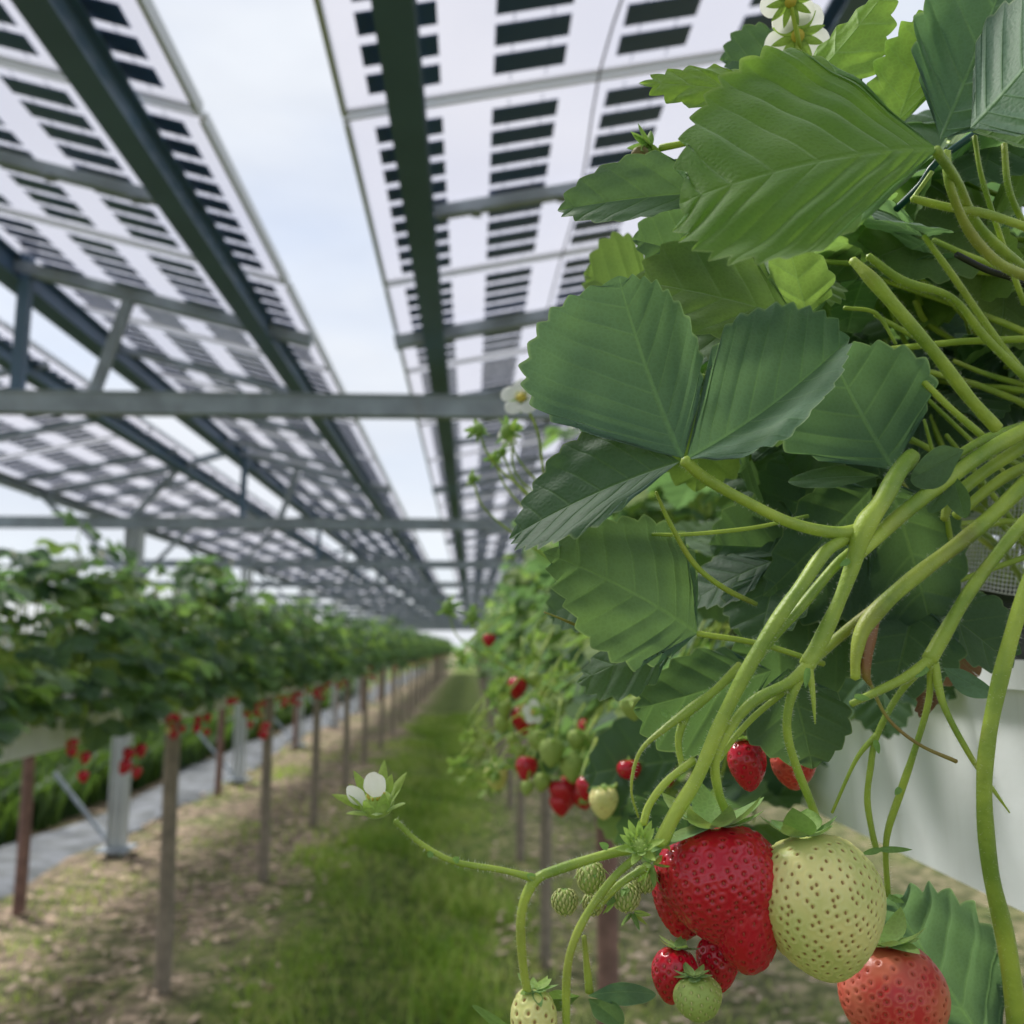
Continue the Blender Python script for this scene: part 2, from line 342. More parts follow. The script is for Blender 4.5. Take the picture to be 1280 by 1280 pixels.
SEPAL = leaf_mat('sepal', [(0, (.08, .16, .05)), (.5, (.16, .27, .07)), (1, (.32, .42, .08))], trans=.25, veins=False, sheen=.4)
def stem_mat(name, c1, c2, c3):
    m = mat(name, c1, .48, color2=c2, vscale=45, bump=.5, bscale=700); b = m.node_tree.nodes['Principled BSDF']
    t = m.node_tree; b.inputs['Subsurface Weight'].default_value = .12; b.inputs['Subsurface Radius'].default_value = (.5, .6, .2); b.inputs['Subsurface Scale'].default_value = .002
    at = N_(t, 'ShaderNodeAttribute', attribute_name='tint'); mx = N_(t, 'ShaderNodeMixRGB'); src = b.inputs['Base Color'].links[0].from_socket
    ct = N_(t, 'ShaderNodeTexCoord'); nl = N_(t, 'ShaderNodeTexNoise', i_Scale=24.0, i_Detail=3.0); t.links.new(ct.outputs['Object'], nl.inputs['Vector'])
    aa = N_(t, 'ShaderNodeMath', operation='MULTIPLY_ADD'); aa.inputs[1].default_value = .9; t.links.new(nl.outputs['Fac'], aa.inputs[0]); t.links.new(at.outputs['Fac'], aa.inputs[2])
    mr = N_(t, 'ShaderNodeMapRange', i_From_Min=1.03, i_From_Max=1.5); t.links.new(aa.outputs[0], mr.inputs[0])
    t.links.new(mr.outputs[0], mx.inputs[0]); t.links.new(src, mx.inputs[1]); mx.inputs[2].default_value = (*c3, 1); t.links.new(mx.outputs[0], b.inputs['Base Color'])
    return m
STEM = stem_mat('stem', (.44, .56, .08), (.20, .32, .04), (.26, .12, .05))
HAIR = mat('hair', (.75, .8, .65), .5)
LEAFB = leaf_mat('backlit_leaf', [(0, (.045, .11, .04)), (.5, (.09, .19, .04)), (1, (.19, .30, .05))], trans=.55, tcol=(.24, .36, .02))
PETAL = bpy.data.materials.new('petal'); PETAL.use_nodes = True; _t = PETAL.node_tree; _b = _t.nodes['Principled BSDF']; _b.inputs['Base Color'].default_value = (.86, .86, .84, 1); _b.inputs['Roughness'].default_value = .6
_r = N_(_t, 'ShaderNodeBsdfTranslucent'); _r.inputs[0].default_value = (.85, .86, .80, 1); _m = N_(_t, 'ShaderNodeMixShader', i_Fac=.35); _t.links.new(_b.outputs[0], _m.inputs[1]); _t.links.new(_r.outputs[0], _m.inputs[2]); _t.links.new(_m.outputs[0], _t.nodes['Material Output'].inputs[0])
BAG=0
POLLEN = mat('flower_centre', (.55, .45, .06), .7)
def berry_mat(name, c, cd, rough=.32, coat=.35, sss=.15, blot=None, rimc=None):
    m = bpy.data.materials.new(name); m.use_nodes = True; t = m.node_tree; l = t.links.new; b = t.nodes['Principled BSDF']
    at = N_(t, 'ShaderNodeAttribute', attribute_name='tint'); mx = N_(t, 'ShaderNodeMixRGB'); mx.inputs[1].default_value = (*c, 1); mx.inputs[2].default_value = (*cd, 1)
    if blot:
        tc_ = N_(t, 'ShaderNodeTexCoord'); nz = N_(t, 'ShaderNodeTexNoise', i_Scale=45.0, i_Detail=2.0); l(tc_.outputs['Object'], nz.inputs['Vector'])
        r = N_(t, 'ShaderNodeValToRGB'); r.color_ramp.elements[0].position = .42; r.color_ramp.elements[1].position = .6
        r.color_ramp.elements[0].color = (*c, 1); r.color_ramp.elements[1].color = (*blot, 1); l(nz.outputs['Fac'], r.inputs[0]); l(r.outputs[0], mx.inputs[1])
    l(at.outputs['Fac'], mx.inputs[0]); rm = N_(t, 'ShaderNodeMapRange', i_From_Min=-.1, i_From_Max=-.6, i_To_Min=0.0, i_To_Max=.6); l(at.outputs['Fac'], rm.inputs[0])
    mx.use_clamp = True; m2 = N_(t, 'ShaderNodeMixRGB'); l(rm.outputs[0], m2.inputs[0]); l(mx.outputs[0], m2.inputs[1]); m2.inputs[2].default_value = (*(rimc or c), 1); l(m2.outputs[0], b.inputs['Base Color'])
    b.inputs['Roughness'].default_value = rough; b.inputs['Coat Weight'].default_value = coat; b.inputs['Coat Roughness'].default_value = .18
    b.inputs['Subsurface Weight'].default_value = sss; b.inputs['Subsurface Radius'].default_value = (1, .35, .2); b.inputs['Subsurface Scale'].default_value = .003
    return m
RED = berry_mat('ripe_flesh', (.52, .003, .022), (.15, .001, .005), .2, .15, 0, rimc=(.60, .04, .06))  # pinker rims round the pits are highlights painted into the red flesh colour
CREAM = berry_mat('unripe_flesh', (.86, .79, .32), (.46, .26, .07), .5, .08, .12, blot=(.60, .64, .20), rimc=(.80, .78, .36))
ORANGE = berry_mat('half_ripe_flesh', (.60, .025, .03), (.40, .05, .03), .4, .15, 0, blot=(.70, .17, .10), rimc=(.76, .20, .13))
GREENB = berry_mat('green_flesh', (.34, .45, .11), (.20, .28, .05), .6, 0, .1)
SEED_R = mat('seed_of_ripe_berry', (.42, .07, .03), .35); SEED_C = mat('seed_of_unripe_berry', (.33, .20, .06), .5); SEED_G = mat('seed_of_green_berry', (.50, .52, .20), .5)
STEEL = mat('galvanised_steel', (.34, .39, .45), .5, .1, var=.3, vscale=9, bump=.1, bscale=60)
NAVY = mat('dark_steel', (.095, .165, .26), .45, 0., var=.2, vscale=3)
COLSTEEL = mat('pale_column_paint', (.55, .59, .60), .5, .1, var=.2, vscale=4)
streak(STEEL, (.20, .18, .15), .4)
ALU = mat('aluminium_frame', (.62, .63, .66), .45, .3)
CELL = mat('solar_cell', (.035, .08, .22), .3)
RUSTW = mat('reddish_wood', (.26, .15, .12), .8, var=.4, vscale=14, bump=.5, bscale=60)
WOOD = mat('weathered_wood', (.30, .25, .19), .85, color2=(.20, .17, .13), vscale=18, bump=.5, bscale=60)
GUTTER = mat('white_plastic', (.80, .84, .86), .4, color2=(.74, .77, .78), vscale=13, bump=.08, bscale=30)
streak(GUTTER, (.36, .38, .30), .45)
FILM = mat('white_film', (.82, .80, .74), .5, var=.12, vscale=5, bump=.5, bscale=14)
SUBST = mat('black_grow_bag', (.010, .014, .012), .5, bump=.5, bscale=40)
DRIP = mat('teal_pipe', (.01, .07, .06), .35)
BLACKPIPE = mat('black_pipe', (.01, .012, .012), .35)
NET = mat('white_netting', (.66, .68, .68), .7)
DRY = leaf_mat('dry_leaf', [(0, (.12, .06, .035)), (1, (.34, .20, .11))], trans=.2, veins=True, back=(1.1, 1.1, 1.1), tcol=(.3, .15, .05), sheen=.1)
def glass_mat():
    m = bpy.data.materials.new('panel_glass'); m.use_nodes = True; t = m.node_tree; l = t.links.new; t.nodes.remove(t.nodes['Principled BSDF'])
    out = t.nodes['Material Output']; tr = N_(t, 'ShaderNodeBsdfTranslucent'); tr.inputs[0].default_value = (.43, .425, .47, 1)
    tp = N_(t, 'ShaderNodeBsdfTransparent'); tp.inputs[0].default_value = (.84, .83, .87, 1); df = N_(t, 'ShaderNodeBsdfDiffuse'); df.inputs[0].default_value = (.8, .8, .84, 1)
    m1 = N_(t, 'ShaderNodeMixShader', i_Fac=.55); l(tr.outputs[0], m1.inputs[1]); l(tp.outputs[0], m1.inputs[2])
    m2 = N_(t, 'ShaderNodeMixShader', i_Fac=.12); l(m1.outputs[0], m2.inputs[1]); l(df.outputs[0], m2.inputs[2]); l(m2.outputs[0], out.inputs[0]); return m
GLASS = glass_mat()
def ground_mat():
    m = bpy.data.materials.new('ground'); m.use_nodes = True; t = m.node_tree; l = t.links.new; b = t.nodes['Principled BSDF']; b.inputs['Roughness'].default_value = .95
    b.inputs['Specular IOR Level'].default_value = .15
    c = N_(t, 'ShaderNodeTexCoord'); sx = N_(t, 'ShaderNodeSeparateXYZ'); l(c.outputs['Object'], sx.inputs[0])
    n1 = N_(t, 'ShaderNodeTexNoise', i_Scale=1.3, i_Detail=6.0, i_Roughness=.6); l(c.outputs['Object'], n1.inputs['Vector'])
    n2 = N_(t, 'ShaderNodeTexNoise', i_Scale=9.0, i_Detail=8.0, i_Roughness=.7); l(c.outputs['Object'], n2.inputs['Vector'])
    n3 = N_(t, 'ShaderNodeTexNoise', i_Scale=60.0, i_Detail=6.0); l(c.outputs['Object'], n3.inputs['Vector'])
    def ramp(src, stops):
        r = N_(t, 'ShaderNodeValToRGB'); e = r.color_ramp.elements
        e[0].position, e[0].color = stops[0][0], (*stops[0][1], 1); e[1].position, e[1].color = stops[-1][0], (*stops[-1][1], 1)
        for p_, cc in stops[1:-1]: q = e.new(p_); q.color = (*cc, 1)
        l(src, r.inputs[0]); return r.outputs[0]
    soil = ramp(n2.outputs['Fac'], [(.36, (.08, .07, .045)), (.47, (.16, .13, .09)), (.56, (.30, .23, .17)), (.66, (.60, .45, .35))])
    grass = ramp(n2.outputs['Fac'], [(.34, (.04, .065, .016)), (.5, (.10, .15, .028)), (.6, (.18, .20, .06)), (.68, (.30, .25, .14))])
    w = N_(t, 'ShaderNodeMath', operation='MULTIPLY_ADD'); w.inputs[1].default_value = 1.1; l(n1.outputs['Fac'], w.inputs[0]); l(sx.outputs[0], w.inputs[2])
    w2 = N_(t, 'ShaderNodeMath', operation='MULTIPLY_ADD'); w2.inputs[1].default_value = .35; l(n2.outputs['Fac'], w2.inputs[0]); l(w.outputs[0], w2.inputs[2])
    def band(a, bb):
        r = N_(t, 'ShaderNodeMapRange', i_From_Min=a, i_From_Max=bb); r.interpolation_type = 'SMOOTHSTEP'; l(w2.outputs[0], r.inputs[0]); return r.outputs[0]
    off = .72
    m1 = N_(t, 'ShaderNodeMixRGB'); l(band(-1.6 + off, -.85 + off), m1.inputs[0]); l(soil, m1.inputs[1]); l(grass, m1.inputs[2])
    mm = N_(t, 'ShaderNodeMixRGB'); l(band(.1 + off, .5 + off), mm.inputs[0]); l(m1.outputs[0], mm.inputs[1])
    ms = N_(t, 'ShaderNodeMixRGB', i_Fac=.45); l(soil, ms.inputs[1]); l(grass, ms.inputs[2]); l(ms.outputs[0], mm.inputs[2])
    m3 = N_(t, 'ShaderNodeMixRGB'); l(band(-4.15 + off, -3.85 + off), m3.inputs[0]); l(grass, m3.inputs[1]); l(mm.outputs[0], m3.inputs[2])
    # patches of weeds in the straw strip
    pt = N_(t, 'ShaderNodeMapRange', i_From_Min=.47, i_From_Max=.60); l(n1.outputs['Fac'], pt.inputs[0])
    pk = N_(t, 'ShaderNodeMath', operation='MULTIPLY'); pk.inputs[1].default_value = .6; l(pt.outputs[0], pk.inputs[0])
    m4 = N_(t, 'ShaderNodeMixRGB'); l(pk.outputs[0], m4.inputs[0]); l(m3.outputs[0], m4.inputs[1]); l(grass, m4.inputs[2])
    l(m4.outputs[0], b.inputs['Base Color'])
    bp = N_(t, 'ShaderNodeBump', i_Strength=.8, i_Distance=.03); l(n3.outputs['Fac'], bp.inputs['Height']); l(bp.outputs[0], b.inputs['Normal']); return m
GROUND = ground_mat()
MATM = mat('weed_mat', (.15, .165, .19), .8, color2=(.06, .07, .075), vscale=5, bump=.6, bscale=30)
GRASS = leaf_mat('grass_blade', [(0, (.05, .10, .018)), (.5, (.16, .25, .025)), (1, (.36, .36, .12))], trans=.3, veins=False, sheen=0)
WEED = leaf_mat('weed_blade', [(0, (.02, .045, .014)), (.5, (.045, .085, .022)), (1, (.09, .14, .03))], trans=.2, veins=False, sheen=0)
CHIP = mat('straw', (.62, .48, .35), .9, var=.5, vscale=30)

# ------------------------------------------------------------------ ground
g = MB(); nx_, ny_ = 60, 80
xs = np.concatenate([np.linspace(-600, -12, 10), np.linspace(-10, 4, 42), np.linspace(6, 600, 10)]); ys = np.concatenate([np.linspace(-60, 0, 5), np.linspace(1, 40, 79), np.linspace(45, 900, 14)])
V = np.array([[x, y, .035 * math.sin(x * 2.1 + 1) * math.sin(y * .9) * (abs(x) < 12) * (1 if abs(x + 3.6) > 1.1 else 0)] for x in xs for y in ys])
F = [(i * len(ys) + j, (i + 1) * len(ys) + j, (i + 1) * len(ys) + j + 1, i * len(ys) + j + 1) for i in range(len(xs) - 1) for j in range(len(ys) - 1)]
g.add(V, F); tag(g.build('ground', GROUND), kind='structure')
w = MB(); yy = np.arange(1.5, 70, .5); xx = np.linspace(0, 1, 7); V = []
for y in yy:
    e0 = -3.68 + .12 * math.sin(y * .8) + .06 * math.sin(y * 2.3); e1 = -2.93 + .10 * math.sin(y * .6 + 1) + .05 * math.sin(y * 3.1)
    for q in xx: V.append((e0 + (e1 - e0) * q, y, .045 + .02 * math.sin(y * 1.7 + q * 5) - (.04 if q in (0, 1) else 0)))
F = [(i * 7 + j, i * 7 + j + 1, (i + 1) * 7 + j + 1, (i + 1) * 7 + j) for i in range(len(yy) - 1) for j in range(6)]
w.add(V, F); tag(w.build('path', MATM), kind='structure')
# grass of the aisle
def blades(n, xr, yr, hr, name, label, group=None, dens=None, tl=(.2, .9), wd=.0035, mt=None):
    x = rng.uniform(*xr, n); y = yr[0] + (yr[1] - yr[0]) * rng.random(n) ** 1.6
    if dens is not None:
        k = rng.random(n) < dens(x, y); x, y = x[k], y[k]; n = len(x)
    h = rng.uniform(*hr, n); a = rng.random(n) * 6.28; ln = rng.normal(0, .45, (n, 2)) * h[:, None]
    b = np.stack([x, y, np.full(n, -.03)], 1); s_ = np.stack([np.cos(a), np.sin(a), 0 * a], 1) * (wd * (1 + y / 8))[:, None]
    mid = b + np.stack([ln[:, 0] * .3, ln[:, 1] * .3, h * .6], 1); tip = b + np.stack([ln[:, 0], ln[:, 1], h], 1)
    V = np.stack([b - s_, b + s_, mid + s_ * .7, mid - s_ * .7, tip], 1).reshape(-1, 3)
    F = []
    for i in range(n): o = 5 * i; F += [(o, o + 1, o + 2, o + 3), (o + 3, o + 2, o + 4)]
    m = MB(); m.add(V, F, 0, None, np.repeat(rng.uniform(*tl, n) + .22 * np.sin(x * 4.3 + 2 * np.sin(y * 1.9)) * np.sin(y * 2.7 + x), 5)); tag(m.build(name, mt or GRASS), label, 'grass', group, 'stuff')
blades(75000, (-1.5, .45), (3.2, 22), (.03, .14), 'grass', 'mown green grass growing down the middle of the aisle',
       dens=lambda x, y: np.exp(-((x + .46 + .14 * np.sin(y * 1.1)) / (.58 + .18 * np.sin(y * 2.3 + x * 3))) ** 4) * np.clip(.55 + .8 * np.sin(x * 5 + y * 2.1 + np.sin(y * 3.3)) * np.sin(y * 1.3 + x * 2), .1, 1))
blades(30000, (-2.9, 1.6), (3.2, 16), (.02, .09), 'grass', 'sparse dry grass and weeds between the straw under the rows', tl=(.5, 1.1),
       dens=lambda x, y: .22 + .75 * (np.sin(x * 3.1 + y) * np.sin(y * 2.2 - x) > .2))
blades(36000, (-9, -3.75), (3.5, 34), (.25, .75), 'weeds', 'tall dark green weeds beyond the grey path', tl=(-.3, .3), wd=.016, mt=WEED)
ch = MB()
for i in range(2200):
    x = random.choice([random.uniform(-2.9, -1.0), random.uniform(-2.9, -.9), random.uniform(.15, 1.8)]); y = 3 + 14 * random.random() ** 1.5
    a = random.random() * 3.14; Rz = np.array(Matrix.Rotation(a, 3, 'Z') @ Matrix.Rotation(random.gauss(0, .3), 3, 'X'))
    ch.box((x, y, .02 + random.random() * .02), (random.uniform(.02, .09), random.uniform(.008, .03), .006), Rz)
tag(ch.build('straw', CHIP, smooth=False), 'pale straw and wood scraps scattered on the bare strips', 'straw', kind='stuff')

hd = MB(); rh = random.Random(3)
for i in range(5200):
    c = np.array([rh.uniform(-60, 40), 66 + rh.uniform(-1.2, 1.2), 0]); c[2] = rh.random() * (2.3 + .5 * math.sin(c[0] * .4) + .3 * math.sin(c[0] * 1.3)); n_ = nrm(rng.normal(size=3)); u_ = nrm(np.cross(n_, [.2, .4, .9])); v_ = np.cross(n_, u_); z_ = rh.uniform(.15, .4)
    hd.add([c - u_ * z_, c - v_ * z_ * .6, c + u_ * z_, c + v_ * z_ * .6], [(0, 1, 2, 3)], 0, None, rh.uniform(0, .6))
tag(hd.build('hedge', LEAF), 'dark hedge closing off the far end of the rows', 'hedge', kind='stuff')
# ------------------------------------------------------------------ roof
def ridge_z(x):            # underside of the panels over eye height
    if x >= -.5: return EYE + 1.30 + .2 * (x + .33)
    if x >= -2.1: return EYE + 1.30 + .25 * (-x - .68)
    return EYE + 1.52 - .21 * (-x - 2.25)
def module(y0, x0, sx, slope, wid=1.30, ln=1.07):
    root = empty('solar_panel', (x0, y0, ridge_z(x0) if True else 0))
    ca, sa = math.cos(math.atan(slope)), math.sin(math.atan(slope))
    Rm = np.array([[sx * ca, 0, -sx * sa], [0, 1, 0], [sa, 0, ca]])
    def tr(m):
        m.v = [v @ Rm.T for v in m.v]
        if sx < 0: m.f = [f[::-1] for f in m.f]
        return m
    gl = MB(); gl.add([(0, 0, .02), (wid, 0, .02), (wid, ln, .02), (0, ln, .02)], [(0, 1, 2, 3)])
    fr = MB(); b = .009; e = .014
    fr.box((wid / 2, b / 2, .020), (wid, b, .012)); fr.box((wid / 2, ln - b / 2, .020), (wid, b, .012))
    fr.box((e / 2, ln / 2, .017), (e, ln - 2 * b - .002, .03)); fr.box((wid - e / 2, ln / 2, .017), (e, ln - 2 * b - .002, .03))
    ce = MB()
    for u in (.075, .385, .695, 1.005):
        for k in range(9):
            ce.box((u + .09, .047 + .1085 * k + .052, .0165), (.178, .074, .003))
        ce.box((u + .045, ln / 2, .0185), (.002, ln - .06, .001)); ce.box((u + .135, ln / 2, .0185), (.002, ln - .06, .001))
    jb = MB(); jb.box((.39 + .085, .60, .008), (.10, .016, .012)); jb.box((1.01 + .09, .60, .008), (.10, .016, .012))
    kid(root, tr(gl).build('glass', GLASS, root, smooth=False)); kid(root, tr(fr).build('frame', ALU, root, smooth=False))
    kid(root, tr(ce).build('solar_cells', CELL, root, smooth=False)); kid(root, tr(jb).build('junction_box', BLACKPIPE, root, smooth=False))
    return root
Y0 = 2.17 - 1.09 * 4
TABLES = [(-.33, 1, .20, 'striped solar panel right of the sky gap'),
          (-.68, -1, .25, 'striped solar panel left of the sky gap'),
          (-2.25, -1, -.21, 'striped solar panel in the far left strip')]
NM = 54
for ti, (x0, sx, sl, lab) in enumerate(TABLES):
    pr = module(Y0, x0, sx, sl)
    for k in range(NM):
        o = pr if k == 0 else copy_tree(pr)
        o.location.y = Y0 + 1.09 * k
        if k == 4: l_, g_ = lab + ', nearest to the photographer', None
        elif k == 5: l_, g_ = lab + ', second nearest', None
        elif k > 5: l_, g_ = lab + ', farther down the row', lab.replace('striped solar panel', 'solar panels')
        else: l_, g_ = lab + ', overhead above the camera', 'overhead ' + lab.replace('striped solar panel', 'solar panels')
        tag(o, l_, 'solar panel', g_)
YE = Y0 + 1.09 * NM
def longbeam(x, w_, h_, m, label, drop=.05, flange=True):
    b = MB(); z = ridge_z(x) - drop
    if flange:
        b.beam((x, Y0, z - h_ / 2), (x, YE, z - h_ / 2), w_ * .35, h_ - .016); b.beam((x, Y0, z - .004), (x, YE, z - .004), w_, .008); b.beam((x, Y0, z - h_ + .004), (x, YE, z - h_ + .004), w_, .008)
    else: b.beam((x, Y0, z - h_ / 2), (x, YE, z - h_ / 2), w_, h_)
    tag(b.build('roof_beam', m, smooth=False), label, 'beam')
longbeam(-.165, .085, .07, NAVY, 'long dark blue steel beam under panels right of the sky gap', .0)
longbeam(-.87, .075, .10, NAVY, 'long deep dark blue beam left of the sky gap', .0)
longbeam(-1.93, .10, .11, NAVY, 'long dark beam along the upper edge of the left roof strip', .0)
longbeam(-2.36, .09, .09, NAVY, 'long dark beam along the upper edge of the far left strip', .0)
longbeam(-3.48, .09, .07, STEEL, 'long grey beam at the outer eave of the far left strip', .0)
longbeam(.90, .09, .08, NAVY, 'long dark beam at right ridge behind the top leaves', .0)
# cross rafters
RAF = [Y0 + 1.09 * k + .52 for k in range(4, 50, 1)]
for xa, xb, wh in ((-.12, .94, 'right of the sky gap'), (-.91, -1.95, 'left of the sky gap'), (-2.28, -3.5, 'in the far left roof strip')):
    m = MB(); h = .036; m.beam((xa, 0, ridge_z(xa) - h / 2 + .002), (xb, 0, ridge_z(xb) - h / 2 + .002), h, h)
    for q in np.linspace(.12, .88, 4):
        xx_ = xa + (xb - xa) * q; m.box((xx_, 0, ridge_z(xx_) - h - .001), (.03, .05, .008))
    pr = m.build('roof_rafter', STEEL, smooth=False)
    for k, y in enumerate(RAF):
        o = pr if k == 0 else pr.copy()
        if k: col.objects.link(o)
        o.location.y = y
        if k < 3: tag(o, ['slim grey cross rafter %s, nearest to the camera', 'slim grey cross rafter %s, second from the camera', 'slim grey cross rafter %s, third from the camera'][k] % wh, 'rafter')
        else: tag(o, 'slim grey cross rafter %s, farther down the row' % wh, 'rafter', 'rafters ' + wh)
# joint strips between modules (thin pale rails)
def truss():
    root = empty('roof_truss', (0, 0, 0)); H = EYE + .985
    c = MB(); c.box((-1.0, 0, H), (9.0, .06, .085)); c.box((-1.0, 0, H + .046), (9.0, .075, .006)); kid(root, c.build('bottom_chord', STEEL, root, smooth=False))
    for x, w_ in ((-1.87, .045), (.98, .05)):
        v = MB(); v.beam((x, 0, H + .049), (x, 0, ridge_z(min(x, .94)) + .1), w_, w_); kid(root, v.build('king_post', NAVY if x < 0 else STEEL, root, smooth=False))
    for a, b_ in (((-1.56, H), (-1.44, 0)), ((-2.75, H), (-2.4, 0)), ((-3.3, H), (-3.48, 0)), ):
        v = MB(); v.beam((a[0], .0, a[1] + .049), (b_[0], .0, ridge_z(b_[0]) - .05), .04, .04); kid(root, v.build('web_bar', STEEL, root, smooth=False))
    t = MB()
    for xa, xb in ((-.33, .94), (-.68, -1.95), (-2.28, -3.55)):
        t.beam((xa, 0, ridge_z(xa) - .035), (xb, 0, ridge_z(xb) - .035), .05, .05)
    t.beam((-1.95, 0, ridge_z(-1.95) - .02), (-2.28, 0, ridge_z(-2.28) - .02), .05, .05)
    kid(root, t.build('top_chord', STEEL, root, smooth=False)); return root
pr = truss()
for k in range(15):
    o = pr if k == 0 else copy_tree(pr)
    o.location.y = 3.75 * (k + 1)
    lb = ['nearest grey steel truss with its wide beam spanning across the photo', 'second steel truss spanning behind the nearest one', 'third steel truss, small in the distance']
    tag(o, lb[k] if k < 3 else 'distant grey steel truss far down the roof', 'truss', None if k < 3 else 'distant roof trusses')
def column(x, full=True):
    root = empty('steel_column', (x, 0, 0)); c = MB(); zt = EYE + .94
    c.box((0, 0, zt / 2), (.02, .11, zt)); c.box((-.055, 0, zt / 2), (.012, .12, zt)); c.box((.055, 0, zt / 2), (.012, .12, zt)); kid(root, c.build('column_shaft', COLSTEEL, root, smooth=False))
    b = MB(); b.box((0, 0, .06), (.24, .24, .02)); kid(root, b.build('base_plate', STEEL, root, smooth=False))
    for s_ in (-1, 1):
        q = MB(); q.beam((s_ * .07, 0, zt - .4), (s_ * .42, 0, zt), .03, .03); kid(root, q.build('knee_brace', STEEL, root, smooth=False))
    q = MB(); q.beam((-.07, .0, .12), (-.55, .1, .62), .025, .025); kid(root, q.build('guy_brace', STEEL, root, smooth=False))
    return root
pr = column(-2.72)
for k in range(12):
    o = pr if k == 0 else copy_tree(pr)
    o.location.y = 7.5 + 3.75 * k
    tag(o, ['pale steel column with a diagonal brace, nearest on the left', 'second pale steel column along the grey path', 'third pale steel column along the grey path'][k] if k < 3 else 'distant pale steel column beside the grey path', 'column', None if k < 3 else 'distant steel columns')

for (cx_, lb_) in ((.32, 'thin black cable sagging under the panels right of the sky gap'),):
    m = MB(); pts = []
    for k in range(0, 60):
        y = 1.0 + k * .545; pts.append((cx_ + .01 * math.sin(k * 2.3), y, ridge_z(min(cx_ if cx_ > -.5 else -.69, 9)) - .012 - (.03 + .012 * math.sin(k)) * (k % 2)))
    tube(m, pts, [.0035] * len(pts), 5, 3); tag(m.build('cable', BLACKPIPE), lb_, 'cable')
# ------------------------------------------------------------------ gutters
def gutter(x, zt, zb, wid, y0, y1, label, m, lip=.012, subst=True, hump=.035, side=1):
    root = empty('growing_gutter', (x, y0, zb)); t = MB(); h = zt - zb; n = y1 - y0
    # profile: outer wall, lip, inner wall
    prof = [(-wid / 2 - .012, h), (-wid / 2 - .012, h - .014), (-wid / 2, h - .016), (-wid / 2 + .004, 0), (-wid / 2 + .03, -.008), (wid / 2 - .03, -.008), (wid / 2 - .004, 0), (wid / 2, h - .016), (wid / 2 + .012, h - .014), (wid / 2 + .012, h),
            (wid / 2 - .008, h), (wid / 2 - .012, .01), (-wid / 2 + .012, .01), (-wid / 2 + .008, h)]
    ysn = np.arange(0, n + .01, .5); V = []; kk = len(prof)
    for i, y in enumerate(ysn):
        for (a, b) in prof: V.append((a, y, b))
    F = [(i * kk + j, i * kk + (j + 1) % kk, (i + 1) * kk + (j + 1) % kk, (i + 1) * kk + j) for i in range(len(ysn) - 1) for j in range(kk)]
    F += [tuple(range(kk)), tuple(range((len(ysn) - 1) * kk + kk - 1, (len(ysn) - 1) * kk - 1, -1))]
    t.add(V, F); kid(root, t.build('trough', m, root, smooth=False))
    s_ = MB(); pr_ = [(-wid / 2 + .014, h - .03), (-wid / 2 + .014, h + hump * .8), (-wid / 4, h + hump + .012), (wid / 4, h + hump + .012), (wid / 2 - .014, h + hump * .8), (wid / 2 - .014, h - .03)]
    V = []; kk = 6; ysn = np.arange(.01, n, .1 if n < 20 else .25)
    for i, y in enumerate(ysn):
        for (a, b) in pr_: V.append((a, y, b + .006 * math.sin(y * 7.3 + a * 20) * (b > h)))
    F = [(i * kk + j, i * kk + j + 1, (i + 1) * kk + j + 1, (i + 1) * kk + j) for i in range(len(ysn) - 1) for j in range(kk - 1)]
    s_.add(V, F); kid(root, s_.build('grow_bag', SUBST, root)); return tag(root, label, 'gutter')
gutter(.28 + .115, EYE - .007, EYE - .135, .23, -.3, 58, 'white plastic growing gutter at the right under the foreground strawberry plants', GUTTER)
gutter(-1.46, 1.365, 1.265, .20, 1.5, 58, 'long white growing gutter under the leaves of the left row', GUTTER)
gutter(-2.75, 1.40, 1.25, .24, 2.5, 58, 'second white gutter behind the left row, above the reddish stakes', FILM)
# stakes
def stake(r, h, m, name='wooden_stake'):
    s_ = MB(); tube(s_, [(0, 0, -.1), (.003, .0, h * .3), (-.002, .002, h * .7), (0, 0, h)], [r * 1.03, r, r, r * .98], 12, 4, wob=.03)
    return s_.build(name, m)
def line(proto, x, ys, labs, far, group, cat='stake'):
    for k, y in enumerate(ys):
        if k == 0: o = proto
        else: o = proto.copy(); col.objects.link(o)
        o.location = (x + random.gauss(0, .012), y, 0); o.rotation_euler = (random.gauss(0, .008), random.gauss(0, .01), random.random() * 3)
        tag(o, labs[k] if k < len(labs) else far, cat, None if k < len(labs) else group)
line(stake(.042, 1.26, WOOD), -1.425, [4.58 + 2.1 * k for k in range(24)], ['nearest weathered wooden stake under the left row', 'second wooden stake under the left row', 'third wooden stake under the left row'],
     'distant wooden stake under the left row', 'distant stakes of the left row')
line(stake(.042, 1.24, RUSTW), -2.74, [6.0 + 4.4 * k for k in range(11)], ['reddish stake at the edge of the grey path, leftmost in view', 'second reddish stake at the edge of the grey path, right of the column'],
     'distant reddish stake at the edge of the grey path', 'distant reddish stakes')
line(stake(.036, 1.46, RUSTW), .395, [2.72], ['reddish wooden stake under the right row behind the hanging berries'], '', '')
line(stake(.036, 1.46, WOOD), .395, [5.0 + 2.2 * k for k in range(22)], ['grey wooden stake under the right row, second from the camera'], 'distant wooden stake under the right row', 'distant stakes of the right row')

